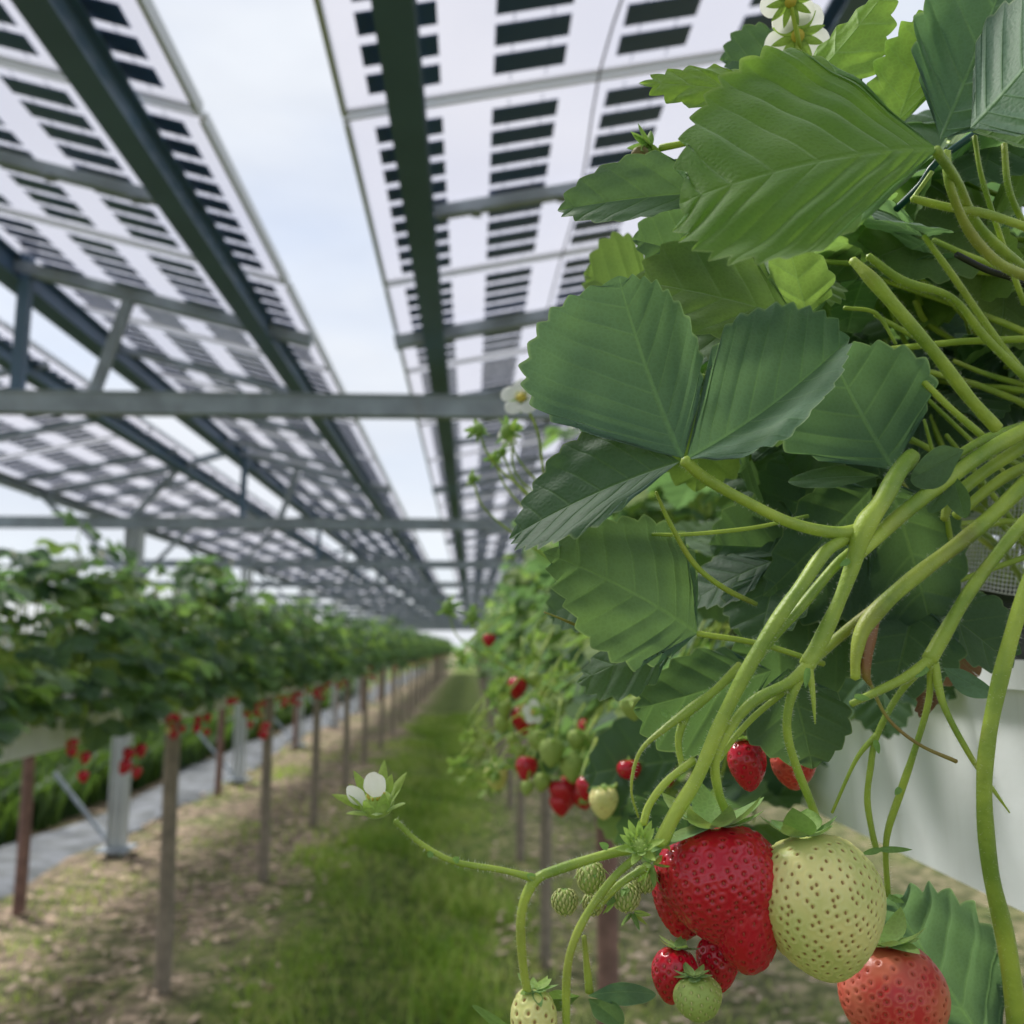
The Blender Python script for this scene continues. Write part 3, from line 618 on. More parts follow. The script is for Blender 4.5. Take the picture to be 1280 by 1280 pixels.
# ------------------------------------------------------------------ row plants
def trifol(mb, c, dirv, nrmv, size, tint, n=7, seg=5, nr=3, r_=random, fold=.25):
    d = nrm(dirv); n_ = nrm(np.asarray(nrmv) - d * np.dot(nrmv, d)); s_ = np.cross(d, n_)
    for ang, sc in ((0, 1.0), (1.15, .92), (-1.15, .92)):
        a = ang + r_.gauss(0, .08); D = d * math.cos(a) + s_ * math.sin(a) - n_ * r_.uniform(.0, .35); D = nrm(D); Sd = nrm(np.cross(D, n_)); nn = np.cross(Sd, D)
        B = c + D * .004; ln = size * sc * r_.uniform(.9, 1.1); M = B + D * ln * .56; wd = ln * r_.uniform(.40, .47); up = nn * ln * r_.uniform(-.02, fold)
        leaflet(mb, B, B + D * ln - nn * ln * r_.uniform(0, .2), M + Sd * wd + up, M - Sd * wd + up, n=n, seg=seg, nr=nr, tint=tint + r_.gauss(0, .07), arch=.04, pleat=.015, amp=.055)
def mini_berry(c, d, R, kind, hi):
    m = MB(); c = np.array(c); d = nrm(d); Lb = R * 2.3
    berry(m, c, c + d * Lb, R, K=36 if hi else 14, res=(28, 20) if hi else (12, 9), lob=.04, dep=R * .03, sig=R * .08, seed=random.randint(0, 999), seedlen=R * .05)
    return m, d
def plant(seed, hi, hang=1., tall=1., single=False, trusses=None, leaves=None, flw=None, lowz=-.08):
    """a row plant: +x faces the aisle. hi = finer mesh with separate parts"""
    R_ = random.Random(seed); n = leaves or (26 if hi else 24)
    fol = MB(); stm = MB(); parts = []
    sg, nr, nt_ = (7, 3, 8) if hi else (3, 2, 5)
    for i in range(n):
        az = R_.uniform(-2.4, 2.4) if R_.random() < .8 else R_.uniform(-3.14, 3.14); low = R_.random()
        if low < .38: ht = R_.uniform(lowz, .08) * hang; rad = R_.uniform(.13, .21); az = R_.uniform(-1.1, 1.1)
        elif low < .7: ht = R_.uniform(.08, .22) * tall; rad = R_.uniform(.06, .19)
        else: ht = R_.uniform(.2, .36) * tall; rad = R_.uniform(.0, .13)
        o = np.array([math.cos(az), math.sin(az), 0.]); b = np.array([R_.gauss(0, .02), R_.gauss(0, .05), 0.]); e = b + o * rad + np.array([0, 0, ht])
        mid = b + o * rad * .35 + np.array([0, 0, max(ht * .75, .07) + .02])
        tube(stm, [b, mid, e], [.0022, .0018, .0013], 5, 3)
        dr = o + np.array([R_.gauss(0, .25), R_.gauss(0, .25), R_.uniform(-.55, .15)]); nv = np.array([0, 0, 1.]) + o * R_.uniform(-.1, .8) + np.array([R_.gauss(0, .2), R_.gauss(0, .2), 0])
        trifol(fol, e, dr, nv, R_.uniform(.052, .078), R_.choice([.15, .35, .5, .7, .95]), nt_, sg, nr, R_)
    for q in range(trusses if trusses is not None else (4 if hi else 3)):
        b = np.array([.03, R_.uniform(-.1, .1), .02]); hz = -R_.uniform(.10, .24) * hang; ex = R_.uniform(.13, .2); ey = b[1] + R_.gauss(0, .05)
        e = np.array([ex, ey, hz]); tube(stm, [b, (ex * .6, (b[1] + ey) / 2, .05), (ex * .95, ey, hz * .35), e], [.0022, .002, .0016, .0012], 5, 4)
        for k in range(R_.randint(2, 4)):
            kind = R_.choice(['r', 'r', 'r', 'g', 'c']); R0 = R_.uniform(.011, .016) if kind == 'r' else R_.uniform(.007, .012)
            s0 = e + np.array([R_.gauss(0, .012), R_.gauss(0, .022), R_.uniform(-.02, .06)]); c = s0 + np.array([R_.gauss(0, .008), R_.gauss(0, .012), -.012])
            tube(stm, [e + np.array([0, 0, .035]), s0 + np.array([0, 0, .012]), c], [.001, .001, .001], 4, 2)
            m, d = mini_berry(c, (R_.gauss(0, .2), R_.gauss(0, .2), -1), R0, kind, hi); cx = MB(); calyx(cx, c, d, R0, 7, .9, seed=seed)
            parts.append(('berry', m, {'r': [RED, SEED_R], 'g': [GREENB, SEED_G], 'c': [CREAM, SEED_C]}[kind], cx))
    for q in range(flw or (3 if hi else 2)):
        az = R_.uniform(-1.2, 1.2); e = np.array([math.cos(az) * R_.uniform(.08, .2), math.sin(az) * .15, R_.uniform(.12, .33) * tall]); m = MB()
        tube(stm, [(0, 0, 0), e * np.array([.5, .5, .7]), e], [.0016, .0013, .001], 5, 3); blossom(m, e, (.8, R_.gauss(0, .4), .5), .013, 1, seed=seed + q)
        parts.append(('flower', m, [PETAL, POLLEN, SEPAL], None))
    if single:
        allm = MB(); mats = [LEAF, STEM]; allm.merge(fol); allm.merge(stm, None, 1)
        for nm, m, ms, cx in parts:
            k = len(mats); mats += ms; allm.merge(m, None, k)
        return allm.build('strawberry_plant', mats)
    root = empty('strawberry_plant', (0, 0, 0)); kid(root, fol.build('foliage', LEAF, root)); kid(root, stm.build('stems', [STEM, HAIR], root))
    for nm, m, ms, cx in parts:
        o = kid(root, m.build(nm, ms, root))
        if cx is not None: kid(o, cx.build('calyx', SEPAL, o))
    return root
used = set()
def setplants(protos, spots, rz, sc, labs, far, group, sz=None):
    for k, (x, y, z) in enumerate(spots):
        p = protos[k % len(protos)]
        if p.name in used: o = copy_tree(p) if p.type == 'EMPTY' else p.copy()
        else: o = p
        if o is not p and p.type == 'MESH': col.objects.link(o)
        used.add(p.name)
        o.location = (x, y, z); o.rotation_euler.z = rz + random.gauss(0, .3); s_ = sc * random.uniform(.9, 1.1) * (1 + .14 * math.sin(y * 4.1) + .06 * math.sin(y * 1.7 + 1)); o.scale = (s_, s_, s_ * random.uniform(.9, 1.1))
        tag(o, labs[k] if k < len(labs) else far, 'strawberry plant', None if k < len(labs) else group)
hiL = [plant(100 + i, True, .75, (1., .82, 1.1, .9)[i], trusses=(1, 2, 1, 1)[i], leaves=40, flw=4, lowz=(-.13, -.05, -.14, -.08)[i], ) for i in range(4)]
LABL = ['left row plant mostly cut off by the left photo edge, nearest the camera', 'left row plant cut by the left photo edge, second nearest', 'leafy left row plant at the left photo edge, third nearest',
        'left row plant right above the leftmost reddish stake', 'left row plant between the leftmost reddish stake and the nearest steel column', 'left row plant just left of the nearest steel column',
        'left row plant in front of the nearest steel column', 'left row plant just right of the nearest steel column', 'left row plant just left of the nearest wooden stake', 'left row plant right above the nearest wooden stake', 'left row plant just right of the nearest wooden stake']
setplants(hiL, [(-1.42, 2.3 + .26 * k, 1.475) for k in range(22)], 0, 1.25,
          LABL, 'leafy strawberry plant of the left row between the first and third wooden stakes', 'near plants of the left row')
loP = [plant(200 + i, False, .75, (1., .85, 1.1, .9, 1.)[i], True, trusses=(1, 0, 2, 1, 1)[i], leaves=30, lowz=(-.15, -.07, -.16, -.09, -.12)[i]) for i in range(5)]
setplants(loP, [(-1.42, 2.3 + .26 * 22 + .40 * k, 1.475) for k in range(120)], 0, 1.28, [], 'small distant strawberry plant in the left row', 'distant plants of the left row')
loQ = [plant(300 + i, False, .0, .8, True, trusses=0, leaves=12) for i in range(4)]
setplants(loQ, [(-2.78, 3.6 + .5 * k, 1.43) for k in range(40)], 0, 1.15, [], 'strawberry plant on the white film gutter seen behind the left row', 'plants of the gutter behind')
hiR = [plant(400 + i, True, .9, 1.15, trusses=(1, 1, 1)[i], leaves=60, lowz=-.24) for i in range(3)]
setplants(hiR, [(.36, .86 + .24 * k, EYE + .03) for k in range(13)], math.pi, .92,
          ['blurred strawberry plant of the right row, next behind the sharp foreground leaves', 'blurred strawberry plant of the right row, second behind the foreground'],
          'blurred strawberry plant farther along the right row', 'blurred plants of the right row')
loR = [plant(500 + i, False, .9, 1.1, True, trusses=1, leaves=40, lowz=-.26) for i in range(4)]
setplants(loR, [(.37, .86 + .24 * 13 + .33 * k, EYE + .03) for k in range(110)], math.pi, 1.05, [], 'tiny distant strawberry plant in the right row', 'distant plants of the right row')

# ------------------------------------------------------------------ foreground plants
FG = empty('strawberry_plant', (.34, .38, EYE + .01))
tag(FG, 'sharp foreground strawberry plant with long stalks, ripe and pale berries hanging over the gutter', 'strawberry plant')
FT = empty('strawberry_plant', (.36, .30, EYE + .03))
tag(FT, 'strawberry plant at the upper right with a broad backlit leaf and gangly leaf stalks', 'strawberry plant')
FB = empty('strawberry_plant', (.38, .62, EYE + .03))
tag(FB, 'shaded strawberry plant filling the dark gaps behind the sharp foreground leaves', 'strawberry plant')
FC = empty('strawberry_plant', (.37, 1.0, EYE + .03))
tag(FC, 'blurred strawberry plant whose cluster of red and green berries hangs left of the foreground', 'strawberry plant')
def O(r): return np.array(r.location)
def fg(mb, name, mats, root, label=None, parent=None, smooth=True):
    o = mb.build(name, mats, parent or root, O(root), smooth)
    if label: o['label'] = label
    return o
def lf(items, root, label=None, pet=None, mt=None):
    """items: list of (B,T,L,R,tint,opts) in photo pixels + depth"""
    m = MB()
    for B, T, Lp, Rp, ti, op in items:
        k = dict(n=10, seg=14, nr=14, tint=ti); k.update(op); leaflet(m, P(*B), P(*T), P(*Lp), P(*Rp), **k)
    o = fg(m, 'leaf', mt or LEAF, root, label)
    if pet:
        s_ = MB(); tube(s_, [P(*q[:3]) for q in pet], [q[3] for q in pet], 10, 7, hairs=5000); fg(s_, 'petiole', [STEM, HAIR], root, None, o)
    return o
# main three-part leaf in the middle
lf([((854, 573, .298), (775, 352, .325), (662, 478, .305), (874, 418, .315), .30, dict(n=15, arch=.05, pleat=.002, amp=.03, wave=.024, vexp=3.8, tipr=.38, seg=10)),
    ((858, 574, .300), (1056, 428, .335), (925, 388, .330), (985, 530, .285), .34, dict(n=15, arch=.05, pleat=.003, amp=.03, wave=.024, vexp=3.8, tipr=.36, seg=10)),
    ((850, 577, .300), (645, 668, .305), (738, 548, .315), (730, 668, .285), .12, dict(n=13, arch=.04, pleat=.005, amp=.04, wave=.02, vexp=3.5))], FG,
   'grey green three part leaf in the centre of the photo',
   [(1078, 662, .318, .0030), (1045, 666, .316, .0026), (990, 654, .312, .0023), (935, 628, .306, .0021), (882, 598, .302, .0022), (855, 575, .300, .0022)])
lf([((872, 792, .330), (690, 694, .318), (835, 660, .345), (775, 822, .312), .42, dict(n=13, arch=.05, pleat=.005, wave=.03, droop=-.05, vexp=3.4))], FG, 'mid green leaf below the three part leaf',
   [(1030, 830, .335, .0012), (950, 805, .335, .0012), (872, 792, .330, .0012)])
lf([((846, 802, .345), (728, 850, .340), (780, 800, .350), (795, 868, .335), .38, dict(n=8, arch=.05, pleat=.015))], FG)
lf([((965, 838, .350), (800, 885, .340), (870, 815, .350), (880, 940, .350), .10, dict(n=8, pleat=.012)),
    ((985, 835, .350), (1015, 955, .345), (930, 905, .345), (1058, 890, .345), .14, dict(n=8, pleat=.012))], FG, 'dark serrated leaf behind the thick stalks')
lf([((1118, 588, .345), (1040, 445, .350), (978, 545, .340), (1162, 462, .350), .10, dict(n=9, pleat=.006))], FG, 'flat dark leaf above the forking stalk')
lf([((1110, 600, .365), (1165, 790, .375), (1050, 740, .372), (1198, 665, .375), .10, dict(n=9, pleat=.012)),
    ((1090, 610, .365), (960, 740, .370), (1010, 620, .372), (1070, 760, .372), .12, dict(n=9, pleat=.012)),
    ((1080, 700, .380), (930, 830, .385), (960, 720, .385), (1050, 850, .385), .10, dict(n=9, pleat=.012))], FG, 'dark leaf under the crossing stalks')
lf([((1100, 595, .352), (985, 602, .348), (1040, 585, .352), (1040, 612, .345), .35, dict(n=0, nr=6)),
    ((1205, 562, .330), (1138, 600, .326), (1168, 560, .328), (1175, 608, .326), .45, dict(n=0, nr=6)),
    ((1190, 590, .330), (1206, 648, .328), (1175, 615, .330), (1212, 620, .326), .4, dict(n=0, nr=6)),
    ((1190, 600, .330), (1160, 640, .328), (1165, 612, .330), (1185, 630, .326), .4, dict(n=0, nr=6))], FG, 'small smooth stipules at the stalk bases')
lf([((1178, 834, .325), (1245, 868, .315), (1208, 836, .322), (1205, 866, .318), .45, dict(n=0, nr=6, arch=.1))], FG)
lf([((1250, 1330, .38), (1118, 1128, .37), (1095, 1235, .375), (1235, 1165, .385), .35, dict(n=10, pleat=.022, wave=.03))], FG, 'pleated leaf at the lower right corner')
# bottom left bracts
lf([((735, 1245, .285), (820, 1243, .285), (778, 1232, .285), (780, 1262, .285), .2, dict(n=0, nr=6, arch=.1)),
    ((660, 1300, .285), (590, 1258, .285), (620, 1265, .285), (632, 1290, .285), .55, dict(n=0, nr=6, arch=.1)),
    ((735, 1248, .290), (778, 1282, .285), (770, 1255, .285), (745, 1275, .285), .6, dict(n=0, nr=6, arch=.1)),
    ((725, 1245, .290), (680, 1248, .295), (700, 1235, .29), (700, 1262, .29), .7, dict(n=0, nr=6, arch=.1))], FG)
# dry leaf over the gutter edge
m = MB(); leaflet(m, P(1130, 770, .40), P(1215, 838, .40), P(1120, 845, .395), P(1230, 780, .40), n=6, seg=8, nr=10, tint=.6, wave=.09, amp=.09); fg(m, 'dry_leaf', DRY, FG, 'curled brown dead leaf lying on the gutter edge')
m = MB(); leaflet(m, P(1165, 850, .37), P(1150, 895, .365), P(1148, 870, .365), P(1172, 875, .365), n=4, seg=6, nr=6, tint=.2, wave=.08); fg(m, 'dry_leaf', DRY, FG, 'small brown dead leaf hanging below the gutter rim')
# upper plant leaves
lf([((1172, 186, .275), (864, 248, .264), (962, 84, .305), (990, 334, .245), .55, dict(n=15, arch=.05, pleat=.009, wave=.03, amp=.045, nr=18, vexp=4.2, tipr=.42))], FT, 'broad backlit pleated leaf, biggest at upper right',
   [(1290, 345, .33, .0022), (1225, 285, .31, .0020), (1195, 225, .29, .0018), (1170, 188, .275, .0018)], mt=LEAFB)
lf([((1175, 175, .300), (1262, -45, .30), (1150, 20, .31), (1262, 110, .29), .18, dict(n=10, pleat=.01, amp=.04)),
    ((1213, 160, .285), (1330, 20, .27), (1235, 20, .30), (1330, 150, .26), .25, dict(n=10, pleat=.012))], FT, 'dark leaf cut off by the top right corner')
lf([((1185, 150, .31), (1320, 190, .28), (1250, 140, .30), (1250, 172, .29), .75, dict(n=8, pleat=.008))], FT)
lf([((1118, 165, .310), (1168, 12, .320), (1098, 85, .318), (1195, 60, .310), .95, dict(n=9, pleat=.008))], FT, 'bright young leaf standing upright behind the broad leaf', mt=LEAFB)
lf([((1000, 128, .320), (812, 104, .330), (905, 92, .33), (905, 142, .32), .85, dict(n=9, pleat=.008, amp=.06)),
    ((985, 130, .320), (1108, -12, .330), (1020, 62, .33), (1082, 90, .32), .95, dict(n=9, pleat=.008, amp=.05))], FT, 'yellow green leaf pair with a pointed left tip', mt=LEAFB)
lf([((915, 240, .300), (703, 262, .315), (800, 200, .310), (795, 276, .300), .38, dict(n=9, pleat=.006, amp=.03))], FT, 'narrow pointed leaf reaching left')
lf([((900, 330, .36), (795, 300, .36), (850, 258, .36), (845, 345, .355), .12, dict(n=8))], FT)
lf([((995, 398, .345), (800, 352, .350), (905, 300, .36), (880, 420, .335), .75, dict(n=9, pleat=.01))], FT)
lf([((1010, 395, .35), (985, 300, .355), (965, 350, .35), (1040, 345, .35), .98, dict(n=6))], FT)
lf([((830, 400, .46), (735, 345, .47), (785, 300, .47), (760, 400, .46), .85, dict(n=8))], FT, 'blurred yellow green leaf at the left edge of the plant')
lf([((1010, 90, .40), (905, 75, .41), (950, 35, .41), (955, 105, .40), .05, dict(n=8))], FT)
# fruit stalks
def st(pts, root=FG, tint=.5, n=10, hairs=7000, k=7, name='fruit_stalk', label=None, wob=.05):
    m = MB(); tube(m, [P(*q[:3]) for q in pts], [q[3] / 2 / FPX * q[2] for q in pts], max(n, 14), k, tint=tint, hairs=hairs, wob=wob); return fg(m, name, [STEM, HAIR], root, label)
D0 = .318
st([(1300, 528, .345, 22), (1240, 560, .338, 22), (1180, 602, .330, 22), (1125, 645, .322, 22), (1082, 685, .316, 20), (1060, 705, .314, 14)])
st([(1140, 570, .335, 24), (1122, 592, .328, 26), (1102, 628, .320, 26), (1080, 660, .316, 30), (1066, 705, .314, 22), (1047, 755, .311, 20), (1022, 808, .308, 24), (1008, 832, .306, 22)])
st([(1060, 672, .318, 16), (1032, 690, .312, 19), (1000, 735, .307, 20), (965, 785, .303, 20), (930, 845, .300, 20), (900, 905, .298, 20), (872, 970, .296, 20), (842, 1020, .294, 21), (825, 1056, .293, 22)], label='long thick fruit stalk running down to the berry cluster')
st([(1062, 690, .322, 14), (1040, 712, .318, 15), (1000, 760, .312, 15), (960, 805, .310, 13), (925, 858, .308, 10)], tint=.45)
st([(1014, 828, .306, 20), (988, 852, .304, 17), (940, 878, .302, 16), (908, 918, .300, 14), (894, 955, .299, 14), (900, 995, .300, 13), (912, 1022, .302, 12)])
st([(1014, 832, .308, 14), (975, 868, .308, 10), (940, 898, .308, 9), (912, 930, .308, 9), (892, 960, .308, 8)], hairs=3500)
st([(1004, 840, .305, 14), (988, 875, .304, 13), (984, 915, .304, 12), (996, 960, .305, 12), (1012, 1000, .308, 12), (1022, 1028, .311, 11)])
st([(1008, 828, .306, 16), (1015, 860, .303, 9), (1019, 905, .301, 2)], tint=.45, name='bract')
st([(1300, 585, .350, 22), (1255, 630, .343, 22), (1208, 672, .336, 22), (1155, 712, .330, 22), (1110, 750, .326, 24), (1080, 785, .323, 24), (1070, 820, .320, 16), (1069, 848, .319, 13)], tint=.56)
st([(1092, 775, .326, 18), (1085, 805, .322, 20), (1082, 840, .320, 14), (1088, 856, .32, 6)], tint=.95, name='dry_bract')
st([(1088, 855, .32, 5), (1110, 898, .318, 5), (1148, 930, .315, 5), (1196, 952, .31, 6)], tint=.85, hairs=1500)
st([(1100, 755, .330, 14), (1050, 795, .332, 16), (1010, 830, .328, 14)], tint=.62)
st([(1300, 630, .335, 18), (1255, 682, .330, 18), (1215, 735, .325, 18), (1185, 785, .321, 20), (1162, 825, .318, 24)])
st([(1166, 822, .318, 18), (1135, 845, .316, 15), (1105, 860, .315, 13), (1064, 880, .314, 10)])
st([(1150, 838, .320, 10), (1122, 870, .322, 9), (1096, 920, .324, 9), (1088, 960, .325, 9), (1084, 1000, .326, 9), (1090, 1040, .326, 9), (1096, 1064, .326, 8)])
st([(1096, 918, .324, 9), (1070, 950, .326, 6), (1040, 1016, .33, 4)], hairs=2000)
st([(1164, 830, .318, 12), (1160, 880, .320, 9), (1142, 942, .322, 9), (1126, 990, .324, 11), (1108, 1050, .326, 9), (1110, 1120, .328, 8)])
st([(1168, 828, .318, 14), (1180, 882, .314, 10), (1213, 945, .310, 8), (1240, 985, .308, 6), (1262, 1016, .306, 2)])
st([(1300, 690, .300, 20), (1272, 770, .298, 21), (1250, 850, .297, 22), (1234, 930, .296, 22), (1230, 1000, .296, 22), (1238, 1090, .298, 23), (1258, 1180, .300, 26), (1275, 1300, .302, 30)], label='long thick stalk hanging down the right edge')
st([(1300, 545, .355, 18), (1230, 590, .350, 18), (1190, 625, .346, 16), (1180, 650, .345, 10)], tint=.55)
st([(1300, 575, .36, 16), (1250, 600, .355, 16), (1195, 645, .35, 14)], tint=.5)
st([(1290, 530, .35, 16), (1235, 548, .345, 15), (1195, 570, .34, 14)], tint=.6)
# truss with the small flower
st([(806, 1058, .292, 15), (765, 1066, .290, 14), (700, 1086, .287, 14), (668, 1102, .285, 15), (652, 1142, .284, 14), (654, 1205, .284, 13), (664, 1262, .284, 12), (668, 1300, .284, 12)])
st([(668, 1098, .285, 12), (630, 1088, .284, 9), (568, 1077, .282, 9), (525, 1054, .281, 8), (494, 1026, .280, 8)], label='thin stalk carrying the opening white flower')
st([(800, 1068, .290, 11), (772, 1092, .288, 12), (742, 1130, .286, 12), (720, 1170, .284, 12), (709, 1215, .283, 12), (708, 1300, .283, 12)])
st([(806, 1085, .292, 12), (775, 1105, .290, 11), (745, 1135, .288, 9)])
st([(730, 1170, .291, 7), (733, 1200, .291, 9), (737, 1240, .291, 13)], hairs=2500)
st([(868, 950, .30, 12), (835, 975, .298, 11), (812, 1005, .297, 11), (804, 1030, .296, 11)])
st([(925, 832, .320, 14), (895, 862, .312, 12), (862, 888, .308, 15), (832, 910, .305, 10), (800, 940, .303, 6), (789, 985, .302, 4), (798, 1022, .302, 3)], tint=.66)
st([(858, 892, .308, 14), (848, 925, .307, 10), (854, 964, .306, 9)])
# leaf stalks at the upper right
st([(1065, 325, .33, 12), (1092, 352, .325, 20), (1125, 390, .322, 18), (1172, 445, .325, 18), (1210, 495, .33, 18), (1246, 535, .335, 18)], FT, name='petiole')
st([(1085, 320, .34, 10), (1130, 352, .34, 13), (1190, 372, .34, 10), (1230, 420, .345, 12), (1290, 480, .35, 12)], FT, .4, name='petiole')
st([(1140, 248, .30, 10), (1180, 258, .30, 12), (1235, 268, .30, 13), (1300, 290, .30, 12)], FT, name='petiole')
st([(1182, 190, .29, 14), (1188, 235, .29, 12), (1212, 290, .30, 14), (1250, 330, .305, 15), (1300, 352, .31, 14)], FT, .6, name='petiole')
st([(1218, 170, .31, 7), (1228, 225, .31, 7), (1255, 310, .32, 8), (1280, 380, .33, 8)], FT, name='petiole')
st([(1255, 180, .31, 9), (1262, 240, .31, 9), (1290, 300, .32, 9)], FT, .66, name='petiole')
st([(1155, 295, .35, 8), (1195, 350, .35, 10), (1250, 430, .35, 11), (1300, 490, .35, 12)], FT, .5, name='petiole')
st([(1055, 385, .36, 6), (1095, 392, .36, 6), (1120, 430, .36, 5)], FT, hairs=2000, name='petiole')
st([(1155, 478, .35, 9), (1190, 512, .35, 10), (1228, 545, .35, 11)], FT, name='petiole')
st([(1140, 250, .33, 6), (1165, 215, .33, 7)], FT, hairs=0, name='petiole')
st([(820, 615, .32, 4), (838, 655, .32, 7), (868, 705, .325, 8), (905, 735, .33, 8), (945, 755, .34, 7)], FG, .58, hairs=2500, label='withered stalk stub left of the forking stalk')
st([(680, 765, .33, 2), (712, 778, .33, 4), (760, 800, .335, 4)], FG, .9, hairs=800)
st([(815, 668, .34, 5), (860, 668, .34, 6), (940, 660, .35, 6), (1010, 645, .36, 5)], FG, .5, hairs=1500)
rs = random.Random(5)
for i in range(34):          # tangle of thinner stalks in the gap between the plants
    x = rs.uniform(1010, 1290); y = rs.uniform(300, 560); a = rs.uniform(.3, 1.5); ln = rs.uniform(60, 170); d = rs.uniform(.36, .47)
    st([(x, y, d, rs.uniform(4, 8)), (x + ln * .5 * math.cos(a) + rs.gauss(0, 6), y + ln * .5 * math.sin(a), d + .005, rs.uniform(6, 9)), (x + ln * math.cos(a), y + ln * math.sin(a), d + .01, rs.uniform(6, 10))],
       FT, rs.choice([.45, .5, .55, .6]), n=8, hairs=1500, k=4, name='petiole')
# berries
def fruit(top, tip, Rpx, kind, K, root=FG, lab=None, extra=None, cal=None, res=(150, 100), **kw):
    m = MB(); d = top[2]; R = Rpx / FPX * d; ms = {'r': [RED, SEED_R], 'c': [CREAM, SEED_C], 'o': [ORANGE, SEED_R], 'g': [GREENB, SEED_G]}[kind]
    k = dict(lob=.06, dep=.00035, sig=.0007, p=.7, seedlen=.0006, seed=int(top[0])); k.update(kw)
    a, n, b, Lb = berry(m, P(*top), P(*tip), R, K, res, **k)
    if extra:
        for (t2, p2, R2, K2, kw2) in extra: berry(m, P(*t2), P(*p2), R2 / FPX * d, K2, (110, 70), **{**k, **kw2})
    o = fg(m, 'berry', ms, root, lab)
    c = MB(); cc = dict(n=10, ln=.85, curl=.3, hug=.0, w=.22, seed=int(top[1])); cc.update(cal or {})
    calyx(c, P(*top) - a * .0002, a, R, **cc); fg(c, 'calyx', SEPAL, root, None, o); return o
fruit((893, 1034, .302), (907, 1182, .298), 73, 'r', 330, lab='big glossy ripe red berry with side lobes', p=.74, q=.62, lob=.05, dep=.00075, sig=.00072, seed=11, seedlen=.00062, res=(190, 130),
      extra=[((852, 1062, .314), (856, 1176, .312), 40, 110, dict(p=.7, q=.6, seed=5, lob=.04)), ((912, 1058, .300), (941, 1218, .294), 47, 170, dict(p=.9, q=.5, seed=6, lob=.05))], cal=dict(ln=1.0, hug=-.15, curl=.35, n=11, w=.24))
fruit((1006, 1046, .298), (1044, 1227, .292), 76, 'c', 400, lab='large pale unripe berry touching the red one', p=.80, q=.58, lob=.045, dep=.00055, sig=.0007, seed=3, seedlen=.0007, res=(190, 130), cal=dict(ln=.7, hug=-.2, curl=.4, n=9, w=.24))
fruit((846, 1186, .300), (838, 1256, .297), 28, 'r', 95, lab='small ripe red berry, lower left of the group', seed=4, res=(90, 60))
fruit((896, 1170, .308), (900, 1242, .304), 25, 'r', 85, lab='small ripe red berry hidden behind the green one', seed=8, res=(90, 60))
fruit((868, 1222, .289), (878, 1277, .286), 30, 'g', 75, lab='small green berry, lowest of the group', p=.75, q=.5, dep=.0003, sig=.0006, seed=9, res=(100, 70), raised=.5, seedlen=.0006)
fruit((1108, 1182, .325), (1128, 1325, .318), 62, 'o', 240, lab='orange red half ripe berry at the bottom right', p=.78, q=.52, seed=12, lob=.04, dep=.0004, sig=.00075, seedlen=.0006, cal=dict(hug=-.1))
fruit((930, 925, .365), (938, 990, .362), 24, 'r', 60, lab='red berry hanging in the shade behind the stalks', seed=14, res=(80, 60))
fruit((990, 925, .37), (995, 988, .37), 29, 'o', 60, lab='pale pink berry beside the shaded red one', seed=15, res=(80, 60))
fruit((668, 1238, .285), (664, 1330, .283), 30, 'c', 70, lab='pale unripe berry cut off at the bottom edge', seed=16, dep=.0004, cal=dict(hug=.2, ln=.9))
def immature(x, y, d, rpx, lab=None, dr=(0, 8)):
    fruit((x - dr[0] * .5, y - rpx * .9, d), (x + dr[0], y + rpx * .9, d - .003), rpx * .8, 'g', 75, lab=lab, p=.8, q=.5, dep=.0003, sig=.0005, raised=1.5, seedlen=.0009, res=(60, 40), seed=int(x), cal=dict(ln=1.7, hug=.7, curl=-.1, n=12, w=.26))
immature(738, 1098, .300, 22, 'hairy green young berry in the bud cluster'); immature(706, 1128, .302, 18); immature(742, 1130, .305, 16); immature(782, 1122, .300, 20); immature(806, 1100, .302, 18)
# open green calyx star of a fallen flower
m = MB(); c0 = P(800, 1058, .284); fa = nrm(nrm(CAM - c0) + np.array([-.1, 0, .55])); ellipsoid(m, c0, fa, *(lambda u: (u, np.cross(fa, u)))(nrm(np.cross(fa, [0, 1, .2]))), .0028, .0032, .0032, 14, 8, tint=.9)
u = nrm(np.cross(fa, [.2, .3, .9])); v = np.cross(fa, u)
for i in range(13):
    th = i * 6.283 / 13; d = u * math.cos(th) + v * math.sin(th); sepal(m, c0 + d * .0015, d + fa * (.3 if i % 2 else .9), fa, .0075, .0013, .2, .9)
for i in range(26):
    th = i * 2.4; d = u * math.cos(th) + v * math.sin(th); sepal(m, c0 + d * .0012 * (i % 3), fa + d * .5, d, .0045, .0005, .1, 1.0)
fg(m, 'spent_flower', SEPAL, FG, 'yellow green petalless flower at the end of the thick stalk')
for (x, y, d, s_, n) in ((770, 1120, .297, 15, 14), (815, 1080, .296, 16, 14), (790, 1140, .30, 13, 12), (830, 1050, .297, 10, 8)):
    m = MB(); c0 = P(x, y, d); r = s_ / FPX * d
    for i in range(n):
        dd = nrm(rng.normal(size=3)); sepal(m, c0 + dd * r * .2, dd, rng.normal(size=3), r * 1.7, r * .28, .2, rng.uniform(.3, .9))
    fg(m, 'bract', SEPAL, FG)
